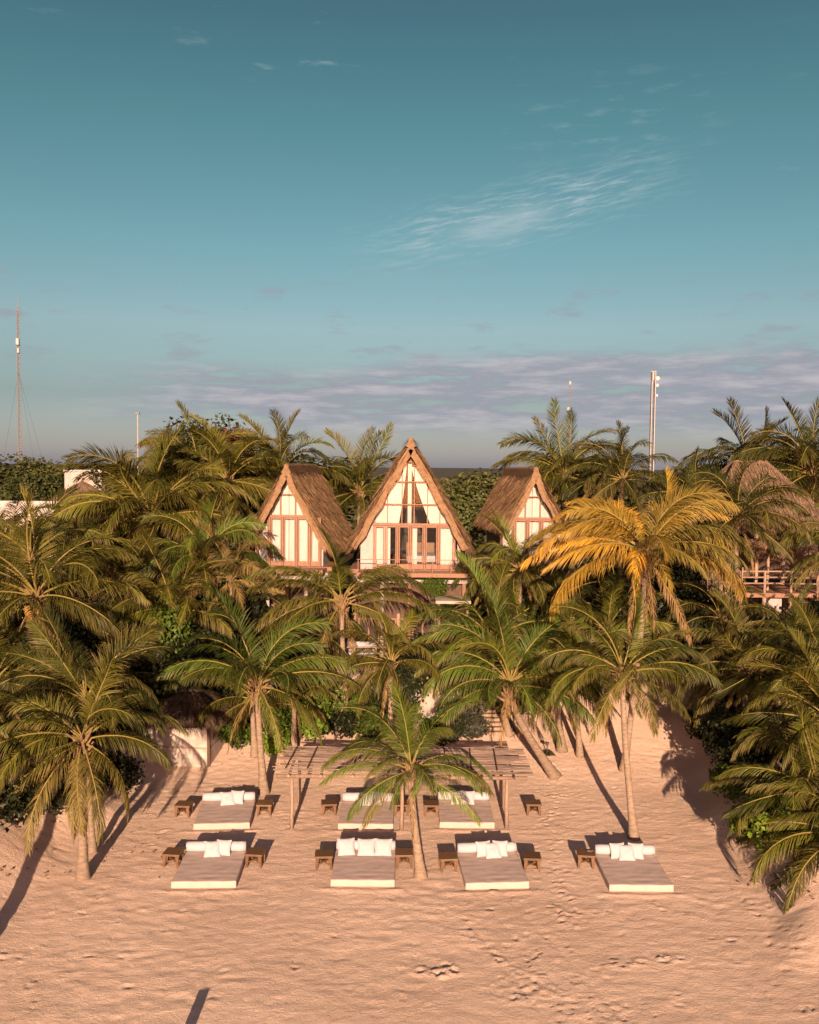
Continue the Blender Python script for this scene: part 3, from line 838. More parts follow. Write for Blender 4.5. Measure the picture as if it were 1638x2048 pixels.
G1 = (.050, .078, .011); G2 = (.016, .020, .007); G3 = (.085, .135, .015); G4 = (.060, .064, .036)  # the near-black tone has the understory's shade put into it
BUSHES = [
    ('bright sea grape bush behind the tall slim central palm', 650, 1440, 1.25, True, G3, 'g'),
    ('sea grape bush between the two left trunks and the bright bush', 560, 1470, 1.0, True, G1, 'g'),
    ('narrow bush hugging the slender left trunks', 482, 1490, 1.25, False, G1, 'g'),
    ('bush at the pergola back edge right of the tall central trunk', 735, 1440, .9, True, G3, 'g'),
    ('grey-green bush left of the sand stairs', 925, 1440, 1.4, False, G4, 'g'),
    ('low dark bush at the left foot of the stairs', 880, 1475, 1.1, False, G2, 'g'),
    ('bush right of the stairs behind the bowed palm', 1045, 1430, 1.3, False, G1, 'g'),
    ('bush on the dune behind the short shaggy trunk', 1110, 1400, 1.2, False, G1, 'g'),
    ('bush high on the sand slope behind the slim palm', 1180, 1392, 1.0, False, G1, 'g'),
    ('bright bush at the left back corner of the pergola', 600, 1478, 1.5, False, G3, 'g'),
    ('sea grape bush above the bright bush of the pergola corner', 620, 1425, .9, True, G1, 'g'),
    ('bush behind the middle of the pergola', 800, 1462, .75, True, G1, 'g'),
    ('dark bush uphill of the pergola middle', 830, 1420, .85, True, G2, 'g'),
    ('bush uphill right of the tall central trunk', 750, 1400, .8, True, G1, 'g'),
    ('dark bush left above the stairs', 930, 1395, .7, True, G2, 'g'),
    ('low bush left of the pergola by the two thin trunks', 545, 1500, 1.0, False, G3, 'g'),
    ('dark low bush added for shade against the pergola back, left of the tall central trunk', 672, 1474, 1.2, False, G2, 'g'),  # this and the next three added where the pergola's shade belongs
    ('low bush added for shade against the pergola back, right of the tall central trunk', 745, 1480, 1.25, False, G1, 'g'),
    ('dark low bush added for shade behind the pergola roof, left of the stairs foot', 890, 1486, 1.25, False, G2, 'g'),
    ('grey-green low bush added for shade between pergola back and stairs foot', 940, 1476, 1.0, False, G4, 'g'),
    ('lit sea grape patch lying on the right sand bank', 1530, 1690, 1.35, False, G3, 'g'),
    ('lit sea grape bush at the shadow edge on the right', 1465, 1590, 1.1, False, G3, 'g'),
    ('sea grape bush behind the lit patch of the right bank', 1560, 1640, 1.3, False, G1, 'g'),
    ('sea grape bush in the shade above the right bank', 1490, 1530, 1.0, True, G2, 'g'),
    ('dark bush right of the sand slope', 1440, 1480, .9, True, G2, 'g'),
    ('dark bush under the feathery right-edge palm', 1590, 1530, 1.2, True, G2, 'g'),
    ('dark bush at the top of the right-hand shadow', 1450, 1390, 1.2, True, G2, 'g'),
    ('bush under the pale dead frond', 1540, 1430, 1.3, True, G2, 'g'),
    ('bush at the right edge under the lodge stairs', 1630, 1420, 1.2, True, G2, 'g'),
    ('bush under the palm below the stick fence', 1400, 1350, 1.1, True, G2, 'g'),
    ('dark bush left of the stout left palm trunk', 60, 1610, 1.2, True, G2, 'g'),
    ('bush in the shade right of the stout left palm trunk', 212, 1590, .8, True, G2, 'g'),
    ('bush at the foot of the thin shaded palm', 130, 1590, 1.0, True, G1, 'g'),
    ('dark bush at the left frame edge on the bank', -20, 1650, 1.1, True, G2, 'g'),
    ('dark bush behind the left-edge palms', 100, 1500, 1.5, True, G2, 'g'),
    ('tall bush left behind the beach hut', 270, 1440, 1.4, True, G2, 'g'),
    ('bush at the back left of the hut roof', 200, 1480, 1.3, True, G2, 'g'),
    ('tall bush right behind the beach hut', 450, 1440, 1.1, True, G2, 'g'),
]
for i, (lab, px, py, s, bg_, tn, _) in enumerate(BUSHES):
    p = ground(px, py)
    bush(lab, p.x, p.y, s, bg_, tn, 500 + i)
# taller shrubs standing on the dune crest, each placed where its middle is seen
THICKET = [
    ('leafy shrub with lit top above the beach hut', 305, 1285, 40.5, 1.1, G1), ('dark shrub under the coconut-laden palm', 60, 1320, 38, 1.3, G2),
    ('dark shrub between coconut palm and hut', 175, 1300, 41, 1.3, G2), ('shrub in the hollow below the largest left crown', 260, 1180, 46, 1.5, G2),
    ('shrub left of the left house foot', 440, 1230, 44, 1.3, G2), ('shrub below the palm with one upright frond', 370, 1200, 46, 1.3, G2),
    ('shrub left under the left house', 480, 1290, 42, 1.2, G2), ('shrub under the palm left of the slender palm', 400, 1330, 41, 1.2, G2),
    ('shrub in front of the left house lower window', 585, 1330, 42.2, 1.0, G2), ('shrub right of the central lower terrace', 880, 1345, 42, 1.0, G2),
    ('small leafy shrub on the terrace corner below the glass doors', 868, 1185, 43.2, .42, G1), ('shrub under the right-hand house', 1060, 1280, 44, 1.3, G2),
    ('shrub between the right house and the yellow palm', 1150, 1270, 44.5, 1.2, G2), ('dark shrub behind the yellow palm trunk', 1350, 1290, 45, 1.5, G2),
    ('shrub below the terrace railing', 1430, 1270, 43.5, 1.2, G2), ('shrub right of the white lodge wall', 1630, 1290, 42, 1.2, G2),
    ('shrub below the dark lodge stairs', 1560, 1340, 40, 1.2, G2), ('shrub at the left edge below the white parapet', 20, 1180, 47, 1.6, G2),
    ('shrub before the left dark roof', 130, 1150, 48, 1.3, G2), ('shrub between coconut palm and stout palm', 110, 1410, 35.5, 1.2, G2),
    ('shrub at the left edge behind the stout palm', 0, 1450, 34, 1.2, G2), ('shrub behind the beach hut roof', 390, 1400, 41, 1.0, G2),
    ('shrub left of the central lower terrace', 640, 1370, 41.2, .8, G1), ('shrub below the small shaded palm', 800, 1400, 40, .9, G2),
    ('dark shrub at the upper right of the sand slope', 1420, 1330, 41, 1.2, G2), ('shrub under the yellow crown', 1240, 1240, 46, 1.3, G2),
    ('dark shrub right of the yellow crown', 1400, 1130, 47, 1.4, G2),
]
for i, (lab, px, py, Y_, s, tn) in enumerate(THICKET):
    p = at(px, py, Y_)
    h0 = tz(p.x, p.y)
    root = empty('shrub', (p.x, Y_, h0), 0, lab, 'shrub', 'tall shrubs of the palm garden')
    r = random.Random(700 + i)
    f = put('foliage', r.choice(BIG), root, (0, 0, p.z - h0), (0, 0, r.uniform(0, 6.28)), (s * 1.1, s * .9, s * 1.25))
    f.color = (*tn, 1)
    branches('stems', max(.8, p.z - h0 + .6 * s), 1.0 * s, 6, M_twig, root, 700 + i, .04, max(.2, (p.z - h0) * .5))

TREES = [
    ('round dark tree behind the tall left palms', 405, 925, 58, 1.4, (.028, .034, .012), 1.0), ('tree with reddish leaves beside the tall left palms', 472, 892, 56, .8, (.16, .06, .03), .8),
    ('lit round tree beside the left guyed mast', 95, 975, 72, 1.5, (.075, .08, .02), .75), ('dark tree at the left edge before the mast', 8, 985, 70, 1.7, (.05, .055, .016), .8),
    ('dark tree left of the white parapet', 60, 1000, 66, 1.3, (.04, .048, .015), .8), ('broad dark tree behind the left dark roof', 235, 995, 66, 1.3, (.035, .042, .014), 1.0),
    ('tree between the right-hand house and the yellow palm', 1160, 1010, 60, 1.7, (.045, .052, .016), 1.0), ('mangrove tree right of the central gable', 940, 1010, 66, 1.6, (.06, .065, .02), .8),
    ('low mangrove tree nearest the right house eave', 905, 1060, 58, 1.2, (.065, .075, .022), .9), ('tree left of the right mast foot', 1360, 1000, 64, 1.4, (.05, .055, .018), .8),
    ('dark tree behind the left house roof', 640, 1010, 64, 1.8, (.035, .042, .014), .9), ('dark tree right of the lodge roof', 1620, 1010, 56, 1.6, (.03, .036, .012), 1.0),
    ('tree below the tall sky-line palms of the left wood', 420, 1010, 55, 1.8, (.032, .04, .013), 1.1), ('dark tree left of the left house ridge', 500, 1000, 57, 1.5, (.035, .04, .014), 1.0),
    ('dark tree behind the right lodge', 1480, 1010, 60, 1.6, (.035, .04, .014), .9)]
for i, (lab, px, py, Y_, s, tn, zs) in enumerate(TREES):
    p = at(px, py, Y_); h0 = tz(p.x, Y_)
    root = empty('round_tree', (p.x, Y_, h0), 0, lab, 'tree', 'broadleaf trees behind the palms')
    r = random.Random(800 + i)
    f = put('crown', r.choice(CROWN), root, (0, 0, p.z - h0 - .3), (0, 0, r.uniform(0, 6.28)), (s, s, s * zs)); f.color = (*tn, 1)
    branches('trunk', max(1, p.z - h0 + .5), 1.6 * s, 9, M_twig, root, 800 + i, .08, max(.5, (p.z - h0) * .6))

# ------------------------------------------------------------------ thatch
def thatch_patch(m, A, B, C, D, th, n_straw, r, sag=.08, lens=(.5, 1.0), verge=True, up=None):
    """a thick thatched slope: A,B ridge ends, C,D the eave below B and A"""
    A, B, C, D = map(Vector, (A, B, C, D))
    nrm = (B - A).cross(D - A).normalized()
    if up is None and nrm.z < 0: nrm = -nrm
    nu, nv = 26, 20
    top = []
    for j in range(nv + 1):
        for i in range(nu + 1):
            u, v = i / nu, j / nv
            p = A.lerp(B, u).lerp(D.lerp(C, u), v)
            k_ = noise.noise(p * 1.1) * sag + noise.noise(p * 4.2) * .05
            edge = min(u, 1 - u, 1 - v) ; k_ += -.10 * max(0, 1 - edge / .06)
            top.append(p + nrm * (th + k_) + (A - D).normalized() * noise.noise(p * 3) * .06 * v)
    W_ = nu + 1
    fs_ = [(j * W_ + i, j * W_ + i + 1, (j + 1) * W_ + i + 1, (j + 1) * W_ + i) for j in range(nv) for i in range(nu)]
    m.add(top, fs_, (.35, 0, 0))
    rim = [j * W_ for j in range(nv + 1)], [j * W_ + nu for j in range(nv + 1)], [nv * W_ + i for i in range(nu + 1)]
    for q, ids in enumerate(rim):
        a_ = [top[i] for i in ids]; b_ = [top[i] - nrm * th * (1.0 + .15 * r.random()) for i in ids]
        k_ = len(ids)
        m.add(a_ + b_, [(i, i + 1, k_ + i + 1, k_ + i) for i in range(k_ - 1)], (.5, 0, 0))
    dn = ((D + C) / 2 - (A + B) / 2).normalized(); sd = (B - A).normalized()
    for i in range(n_straw):
        u, v = r.random(), r.random() ** .8
        if r.random() < .18: v = r.uniform(.92, 1.0)
        if verge and r.random() < .2: u = r.choice((r.uniform(0, .03), r.uniform(.97, 1)))
        p = A.lerp(B, u).lerp(D.lerp(C, u), v)
        p = p + nrm * (th * r.uniform(.1 if u < .03 or u > .97 or v > .95 else .9, 1.05) + noise.noise(p * 1.1) * sag + .01)
        l = r.uniform(*lens) * (1 if v < .9 else .6)
        d_ = (dn + sd * r.gauss(0, .14) + nrm * r.gauss(.08, .09)).normalized()
        s_ = (sd + dn * r.gauss(0, .2) + nrm * r.gauss(0, .5)).normalized() * r.uniform(.010, .026)
        q_ = p + d_ * l
        m.add([p - s_, p + s_, q_ + s_ * .3, q_ - s_ * .3], [(0, 1, 2, 3)], (r.random(), 0, 0))


def cone_thatch(m, apex, rad, h_, th, n_straw, r, oval=1.0):
    apex = Vector(apex); K, J = 28, 10
    vs = []
    for j in range(J + 1):
        f = j / J
        for k_ in range(K):
            a = 2 * math.pi * k_ / K
            p = Vector((math.cos(a) * rad * f, math.sin(a) * rad * oval * f, -h_ * (f ** 1.12)))
            p *= 1 + .05 * noise.noise(p * 1.7 + apex)
            vs.append(apex + p)
    for k_ in range(K):
        vs.append(vs[J * K + k_] + Vector((0, 0, -th * (1 + .3 * r.random()))))
    fs_ = [(j * K + k_, j * K + (k_ + 1) % K, (j + 1) * K + (k_ + 1) % K, (j + 1) * K + k_) for j in range(J + 1) for k_ in range(K)]
    m.add(vs, fs_, (.35, 0, 0))
    for i in range(n_straw):
        a = r.uniform(0, 6.28); f = r.random() ** .6
        if r.random() < .2: f = r.uniform(.93, 1)
        o_ = Vector((math.cos(a), math.sin(a) * oval, 0)); s_ = Vector((-o_.y, o_.x, r.gauss(0, .4))).normalized() * r.uniform(.008, .02)
        p = apex + o_ * rad * f + Vector((0, 0, -h_ * f ** 1.12 + .02))
        d_ = (o_ * rad + Vector((0, 0, -h_ * 1.1)) + s_ * r.gauss(0, 30)).normalized()
        q_ = p + d_ * r.uniform(.4, .8) + Vector((0, 0, r.gauss(.02, .05)))
        m.add([p - s_, p + s_, q_ + s_ * .3, q_ - s_ * .3], [(0, 1, 2, 3)], (r.random(), 0, 0))


# ------------------------------------------------------------------ the thatched A-frame houses
def clip(poly, a, b_, c_):
    """keep a*x + b*z <= c"""
    out = []
    for i in range(len(poly)):
        p, q = poly[i], poly[(i + 1) % len(poly)]
        fp, fq = a * p[0] + b_ * p[1] - c_, a * q[0] + b_ * q[1] - c_
        if fp <= 0: out.append(p)
        if fp * fq < 0:
            t_ = fp / (fp - fq); out.append((p[0] + (q[0] - p[0]) * t_, p[1] + (q[1] - p[1]) * t_))
    return out


def plate(name, poly, y0, y1, mat, parent):
    m = MB(); k_ = len(poly)
    m.add([(x, y0, z) for x, z in poly] + [(x, y1, z) for x, z in poly],
          [tuple(range(k_))] + [tuple(range(2 * k_ - 1, k_ - 1, -1))] + [(i, k_ + i, k_ + (i + 1) % k_, (i + 1) % k_) for i in range(k_)])
    return m.build(name, mat, parent)


def cloth(name, x0, x1, zt, zb, y, mat, parent, top_pull=0.0, gather=1.0, slope=None, seed=0):
    """a hanging curtain: x range at the bottom, optionally gathered or cut along a slope at the top"""
    r = random.Random(seed); m = MB(); nu, nv = 26, 14
    vs = []
    for j in range(nv + 1):
        v = j / nv
        for i in range(nu + 1):
            u = i / nu
            xb = x0 + (x1 - x0) * u
            xt = x0 + (x1 - x0) * (u * gather) + top_pull
            z_top = zt if slope is None else max(zb + .05, min(zt, slope(xt)))
            f = v ** 1.2
            x = xt * (1 - f) + xb * f
            vs.append((x, y + .022 * math.sin(u * 21 + seed) * (.5 + .5 * v) + .012 * math.sin(u * 47), z_top + (zb - z_top) * v))
    m.add(vs, [(j * (nu + 1) + i, j * (nu + 1) + i + 1, (j + 1) * (nu + 1) + i + 1, (j + 1) * (nu + 1) + i) for j in range(nv) for i in range(nu)])
    return m.build(name, mat, parent, smooth=True)


def aframe(label, apex, foot, Yf, turn, depth, floor_z, mull, rails, transom, doors, open_cells, seed, curtains, deck_w, lower):
    r = random.Random(seed)
    ap = at(apex[0], apex[1], Yf); ft = at(foot[0], foot[1], Yf)
    gz = tz(ap.x, Yf - 1) - .1
    root = empty('thatched_house', (ap.x, Yf, gz), turn, label, 'house', 'thatched A-frame houses on the dune')
    H = ap.z - gz; fz = ft.z - gz; hw = abs(ft.x - ap.x); FZ = floor_z - gz
    th = .30
    nl = math.hypot(hw, H - fz)
    offx, offz = th * (H - fz) / nl, th * hw / nl
    tz_ = H - offz - .02                       # inner apex of the slab
    apx_in = H - th * nl / hw * 1.0            # apex of the space below the thatch
    k_sl = hw / (H - fz)                       # half width gained per metre down
    # roof: two slopes and a ridge roll
    m = MB()
    for sgn in (-1, 1):
        a_ = (0, 0, apx_in); b_ = (0, depth, apx_in)
        xf = (apx_in - fz + .3) * k_sl
        d_ = (sgn * xf, 0, fz - .3); c_ = (sgn * xf, depth, fz - .3)
        if sgn < 0: thatch_patch(m, a_, b_, c_, d_, th, 9000, r)
        else: thatch_patch(m, b_, a_, d_, c_, th, 9000, r)
    kx, kz = th * (H - fz) / nl, apx_in + th * hw / nl
    m.add([(0, 0, apx_in), (kx, 0, kz), (0, 0, H - .03), (-kx, 0, kz), (0, depth, apx_in), (kx, depth, kz), (0, depth, H - .03), (-kx, depth, kz)],
          [(0, 1, 2, 3), (7, 6, 5, 4), (1, 5, 6, 2), (2, 6, 7, 3)], (.4, 0, 0))
    roof = m.build('roof', M_thatch, root, attr=True)
    m = MB()
    pts = [(noise.noise(Vector((i, seed, 0))) * .03, -.0 + .06 + (depth - .1) * i / 14, H - .16 + .02 * noise.noise(Vector((i * .7, seed, 3)))) for i in range(15)]
    m.tube(pts, [.13 + .03 * r.random() for _ in pts], 10, c=(.4, 0, 0))
    for i in range(900):
        y_ = r.uniform(-.05, depth + .05); sg = r.choice((-1, 1)); p = Vector((sg * .1, y_, H - .08)); q_ = p + Vector((sg * r.uniform(.15, .4), r.gauss(0, .1), -r.uniform(.25, .75)))
        q_ += Vector((sg * .06, 0, .05)); s_ = Vector((0, r.uniform(.008, .018), 0))
        m.add([p - s_, p + s_, q_ + s_ * .3, q_ - s_ * .3], [(0, 1, 2, 3)], (r.random(), 0, 0))
    m.build('ridge_cap', M_thatch, roof, attr=True)
    # straw lining seen from below, rafters along the verge
    for sgn in (-1, 1):
        m = MB(); xf = (apx_in - fz + .25) * k_sl
        m.add([(0, .05, apx_in - .03), (0, depth - .05, apx_in - .03), (sgn * xf, depth - .05, fz - .28), (sgn * xf, .05, fz - .28)], [(0, 1, 2, 3)])
        m.build('roof_lining', M_straw_under, roof)
        m = MB(); x1 = (apx_in - fz + .3) * k_sl
        m.tube([(0, .12, apx_in - .06), (sgn * x1 * .5, .12, apx_in - .06 - (apx_in - fz + .3) * .5), (sgn * x1, .12, fz - .36)], .07, 7)
        m.build('verge_rafter', M_frame, root, smooth=True)
    # facade
    yf = .55
    ia = apx_in - .10
    tri = lambda z: max(0, (ia - z) * k_sl)
    slope = lambda x: ia - abs(x) / k_sl
    top_panel = rails[-1] - gz
    plate('gable_panel', [(-tri(top_panel) + .02, top_panel), (tri(top_panel) - .02, top_panel), (0, ia - .03)], yf - .02, yf + .06, M_straw_under, root)
    zs_ = [transom - gz] + [z - gz for z in rails]
    xs_ = [-9] + mull + [9]
    half = lambda z: min(tri(z), hw + .3)
    for z in zs_:
        m = MB(); hx = half(z) - .02; bw = .11 if z == zs_[0] else .05
        m.box((0, yf - .012, z), (2 * hx, .10, bw)); m.build('rail', M_frame, root)
    for x in mull:
        zt = min(slope(x) - .02, top_panel - .04)
        if zt > zs_[0] + .2:
            m = MB(); m.box((x, yf, (zt + zs_[0] + .056) / 2), (.05, .08, zt - zs_[0] - .056)); m.build('mullion', M_frame, root)
    for zi in range(len(zs_) - 1):
        for xi in range(len(xs_) - 1):
            poly = [(max(xs_[xi], -6) + .04, zs_[zi] + .05), (min(xs_[xi + 1], 6) - .04, zs_[zi] + .05), (min(xs_[xi + 1], 6) - .04, zs_[zi + 1] - .04), (max(xs_[xi], -6) + .04, zs_[zi + 1] - .04)]
            poly = clip(poly, 1, k_sl, ia * k_sl - .02); poly = clip(poly, -1, k_sl, ia * k_sl - .02)
            if len(poly) > 2: plate('pane', poly, yf - .006, yf + .006, M_glass, root)
    # door level
    zt = zs_[0] - .06
    for i, x in enumerate(doors):
        m = MB(); m.box((x, yf - .004, (zt + FZ) / 2), (.075, .11, zt - FZ)); m.build('door_post', M_frame, root)
    for i in range(len(doors) - 1):
        a_, b_ = doors[i] + .055, doors[i + 1] - .055
        dr = empty('door', ((a_ + b_) / 2, yf, FZ)); dr.parent = root
        ww, hh = b_ - a_, zt - FZ
        m = MB()
        for sx in (-1, 1): m.box((sx * (ww / 2 - .032), 0, hh / 2), (.055, .06, hh - .01))
        m.box((0, 0, .14), (ww - .122, .06, .25)); m.box((0, 0, hh - .05), (ww - .122, .06, .08))
        m.build('door_frame', M_frame, dr)
        m = MB(); m.box((0, 0, (hh - .09 + .265) / 2), (ww - .124, .012, hh - .09 - .265 - .004)); m.build('pane', M_glass, dr)
    # side walls below the eaves and the outer triangles of the door level
    for sgn in (-1, 1):
        xo = doors[-1] if sgn > 0 else doors[0]
        poly = [(xo + sgn * .055, FZ), (sgn * (half(fz) - .05), FZ), (sgn * (half(fz) - .05), max(FZ + .1, fz - .1)), (sgn * (tri(zt) - .03), zt), (xo + sgn * .055, zt)]
        if abs(poly[1][0]) > abs(xo) + .2: plate('side_panel', poly if sgn > 0 else poly[::-1], yf, yf + .08, M_plaster, root)
        m = MB(); m.box((sgn * (half(fz) - .12), (depth + yf) / 2 + .1, (FZ + fz) / 2 - .1), (.14, depth - yf - .4, fz - FZ)); m.build('side_wall', M_plaster, root)
    m = MB(); m.box((0, depth - .3, (FZ + ia) / 2), (.01, .01, .01))
    hb = half(fz) - .1
    plate('rear_wall', [(-hb, FZ), (hb, FZ), (hb, fz), (0.0, ia - .1), (-hb, fz)], depth - .5, depth - .4, M_room_shade, root)
    m = MB(); m.box((0, depth / 2 + .2, FZ - .12), (2 * hw + .2, depth - .5, .22)); m.build('floor', M_frame, root)
    for (x0, x1, zt_, zb_, tp, ga, sl) in curtains:
        cloth('curtain', x0, x1, zt_ - gz, zb_ - gz, yf + .22, M_curtain, root, tp, ga, slope if sl else None, seed + int(x0 * 10))
    # deck in front with thin rail
    m = MB(); m.box((deck_w[2], -.12, FZ - .14), (deck_w[0], 1.3, .20)); m.build('deck', M_frame, root)
    if deck_w[1] > 1:
        m = MB(); m.box((deck_w[2], -.73, FZ + .62), (deck_w[0], .035, .03)); m.build('hand_rail', M_frame, root)
    kp = deck_w[1]
    if kp < 2: kp = 0
    for i in range(kp):
        m = MB(); m.box((deck_w[2] - deck_w[0] / 2 + .06 + (deck_w[0] - .12) * i / (kp - 1), -.73, FZ + .28), (.035, .035, .60)); m.build('rail_post', M_frame, root)
    # lower storey
    zt = FZ - .26
    m = MB(); m.box((0, 3.2, zt / 2), (2 * hw - .2, depth - 3.6, zt)); m.build('lower_wall', M_darkwood, root)  # dark colour puts the porch's shade into the wall
    m = MB(); m.box((0, .25, zt - .2), (2 * hw - .1, .3, .38)); m.build('lower_beam', M_plaster, root)
    for i in range(5):
        x = -hw + .2 + (2 * hw - .4) * i / 4
        m = MB(); m.tube([(x, .25, -.4), (x, .25, zt - .4)], .11, 8); m.build('column', M_concrete if i % 2 else M_frame, root, smooth=True)
    for i in range(lower):
        x = -hw + .9 + (2 * hw - 1.8) * i / max(1, lower - 1)
        wf = empty('window', (x, depth / 2 + 3.2 - depth / 2 - (depth - 3.6) / 2 - .03, zt * .55)); wf.parent = root
        m = MB(); m.box((0, 0, 0), (.95, .05, 1.7)); m.build('opening', M_room_shade, wf)
        m = MB()
        for sx in (-1, 0, 1): m.box((sx * .5, -.03, 0), (.08, .07, 1.8))
        for sz in (-.9, .9): m.box((0, -.032, sz), (1.1, .07, .08))
        m.build('window_frame', M_frame, wf)
    return root, FZ, hw


white_cell = None
c_house = aframe('central tallest thatched A-frame house with half open curtains', (822, 873), (702, 1085), 43.6, 0.0, 9.0, 8.22,
       [-1.78, -1.15, -.42, .2, .87, 1.5], [11.52, 12.66, 13.66], 10.5, [-1.82, -1.25, -.62, .02, .74, 1.44, 2.26], (), 1,
       [(-2.1, -.56, 13.6, 10.55, 0, 1.24, True), (-2.35, -1.0, 10.4, 8.3, 0, 1, True), (-.13, .06, 13.55, 10.55, 0, 1, False), (1.0, 2.1, 13.4, 10.55, -.95, 1.8, True), (1.5, 2.35, 10.4, 8.3, 0, 1, True), (.08, .36, 10.4, 8.3, 0, 1, False)],
       (5.6, 7, .2), 4)
aframe('left thatched A-frame house seen from its right side', (572, 926), (485, 1089), 45.6, R_(-5), 8.0, 8.1,
       [-1.2, -.42, .38, 1.15], [11.9, 12.75], 10.75, [-1.72, -1.0, -.3, .45, 1.15, 1.72], (), 2,
       [(-1.5, -.02, 12.8, 10.75, 0, 1, True), (.0, 1.5, 12.8, 10.75, 0, 1, True), (-1.75, -.02, 10.7, 8.2, 0, 1, True), (.0, 1.75, 10.7, 8.2, 0, 1, True)], (4.2, 1, 0), 3)
aframe('right thatched A-frame house with bare left roof slope', (1073, 934), (1133, 1049), 45.6, R_(5), 8.0, 8.1,
       [-1.2, -.42, .38, 1.15], [11.9, 12.75], 10.75, [-1.72, -1.0, -.3, .45, 1.15, 1.72], (), 3,
       [(-1.5, -.02, 12.8, 10.75, 0, 1, True), (.0, 1.5, 12.8, 10.75, 0, 1, True), (-1.75, -.02, 10.7, 8.2, 0, 1, True), (.0, 1.75, 10.7, 8.2, 0, 1, True)], (4.2, 1, 0), 3)
# what shows through the open curtains: a bed, a shelf and a chair
def inner_bed():
    g = at(846, 1120, 46.5)
    root = empty('indoor_bed', (g.x, 46.8, 8.12), 0, 'white-sheeted bed inside the central house behind the glass doors', 'bed')
    soft_box('mattress', (1.7, 2.0, .35), M_cloth, .08, 3, root, (0, 0, .45))
    m = MB(); m.box((0, 0, .14), (1.75, 2.05, .24)); m.build('bed_frame', M_darkwood, root)
    m = MB(); m.box((0, 1.06, .6), (1.8, .06, 1.1)); m.build('headboard', M_frame, root)


inner_bed()
root = empty('bookshelf', (1.75, 46.2, 8.12), 0, 'dark wooden shelf inside the central house, right of the bed', 'shelf')
for sx in (-.35, .35):
    m = MB(); m.box((sx, 0, .9), (.05, .35, 1.8)); m.build('upright', M_darkwood, root)
for sz in (.1, .6, 1.1, 1.75):
    m = MB(); m.box((0, 0, sz), (.645, .34, .05)); m.build('shelf', M_darkwood, root)

# terrace below the central house: slab with reddish edge, posts, porch roof, a white sofa
root = empty('garden_terrace', (-.5, 42.4, tz(-.5, 42.4)), 0, 'raised terrace with reddish edge below the central house', 'terrace')
p = at(700, 1328, 41.9); zt = p.z - root.location.z
m = MB(); m.box((0, 0, zt - .1), (6.6, 2.0, .2)); m.build('terrace_slab', M_frame, root)
m = MB(); m.box((0, .15, (zt - .2) / 2 - .3), (6.2, 1.6, zt + .4)); m.build('terrace_base', M_concrete, root)
for i in range(7):
    m = MB(); m.tube([(-3.1 + i * 1.03, -.8, zt), (-3.1 + i * 1.03, -.8, zt + .85)], .045, 6); m.build('post', M_pole, root)
m = MB(); m.tube([(-3.2, -.8, zt + .88), (3.2, -.8, zt + .9)], .045, 6); m.build('hand_rail', M_pole, root)
for i in range(3):
    m = MB(); x = -3.0 + i * 3.0; m.tube([(x, .6, zt), (x, .6, zt + 2.3)], .09, 7); m.build('column', M_pole, root, smooth=True)
z_t = root.location.z + zt
root = empty('garden_sofa', (-2.35, 42.5, z_t), 0, 'white outdoor sofa on the terrace behind the tall slim palm', 'sofa')
m = MB(); m.box((0, 0, .15), (1.7, .75, .28)); m.build('base', M_darkwood, root)
soft_box('seat_cushion', (1.6, .7, .2), M_cloth, .06, 3, root, (0, -.02, .39))
soft_box('back_cushion', (1.6, .2, .45), M_cloth, .07, 3, root, (0, .32, .7))
root = empty('porch_roof', at(905, 1200, 42.6), 0, 'small flat porch roof on poles right of the terrace', 'porch')
m = MB(); m.box((0, 0, 0), (1.7, 1.6, .14)); m.build('roof', M_concrete, root)
for sx in (-.7, .7):
    m = MB(); hz = root.location.z - tz(root.location.x, 42.1); m.tube([(sx, -.6, -hz), (sx, -.6, -.07)], .08, 7); m.build('post', M_pole, root)

# ------------------------------------------------------------------ pergola with a roof of loose sticks
pg = ground(583, 1657); zr = at(583, 1552, pg.y).z + .06
fl = level(558, 1547, zr + .12); frt = level(1046, 1547, zr + .12); bk = level(819, 1497, zr + .12)
x0p, x1p = fl.x, frt.x
y0p, y1p = (fl.y + frt.y) / 2, bk.y
yr = y1p - .35
root = empty('stick_pergola', ((x0p + x1p) / 2, (y0p + y1p) / 2, 0), 0, 'pergola roofed with loose weathered sticks over two daybeds', 'pergola')
ox, oy = root.location.x, root.location.y
POSTS = [(583, 1657), (803, 1662), (1013, 1657)]
for px, py in POSTS:
    g = ground(px, py)
    for y_ in (g.y, yr):
        m = MB(); r = random.Random(px + int(y_)); zb = tz(g.x, y_)
        m.tube([(g.x - ox + r.gauss(0, .02), y_ - oy, zb - .05), (g.x - ox + r.gauss(0, .02), y_ - oy, .9), (g.x - ox, y_ - oy, zr - .12)], [.075, .068, .062], 8)
        m.build('post', M_pole, root, smooth=True)
for y_ in (pg.y, yr):
    m = MB(); m.tube([(x0p - .15 - ox, y_ - oy, zr - .06), (0, y_ - oy, zr - .05), (x1p + .15 - ox, y_ - oy, zr - .06)], .075, 8); m.build('beam', M_pole, root, smooth=True)
for i in range(8):
    x = x0p + .35 + (x1p - x0p - .7) * i / 7
    m = MB(); m.tube([(x - ox, y0p - .15 - oy, zr + .04), (x - ox, y1p + .05 - oy, zr + .05)], .05, 7); m.build('rafter', M_darkwood if i in (5, 6, 7) else M_pole, root)
STICKS = []
for q in range(10):
    r = random.Random(900 + q); m = MB(); l = r.uniform(2.2, 3.8)
    m.tube([(l * (k_ / 6 - .5), r.gauss(0, .018), r.gauss(0, .010)) for k_ in range(7)], [r.uniform(.018, .034) * (1 - .45 * k_ / 6) for k_ in range(7)], 5)
    STICKS.append(m.mesh('stick', M_stick))
r = random.Random(77)
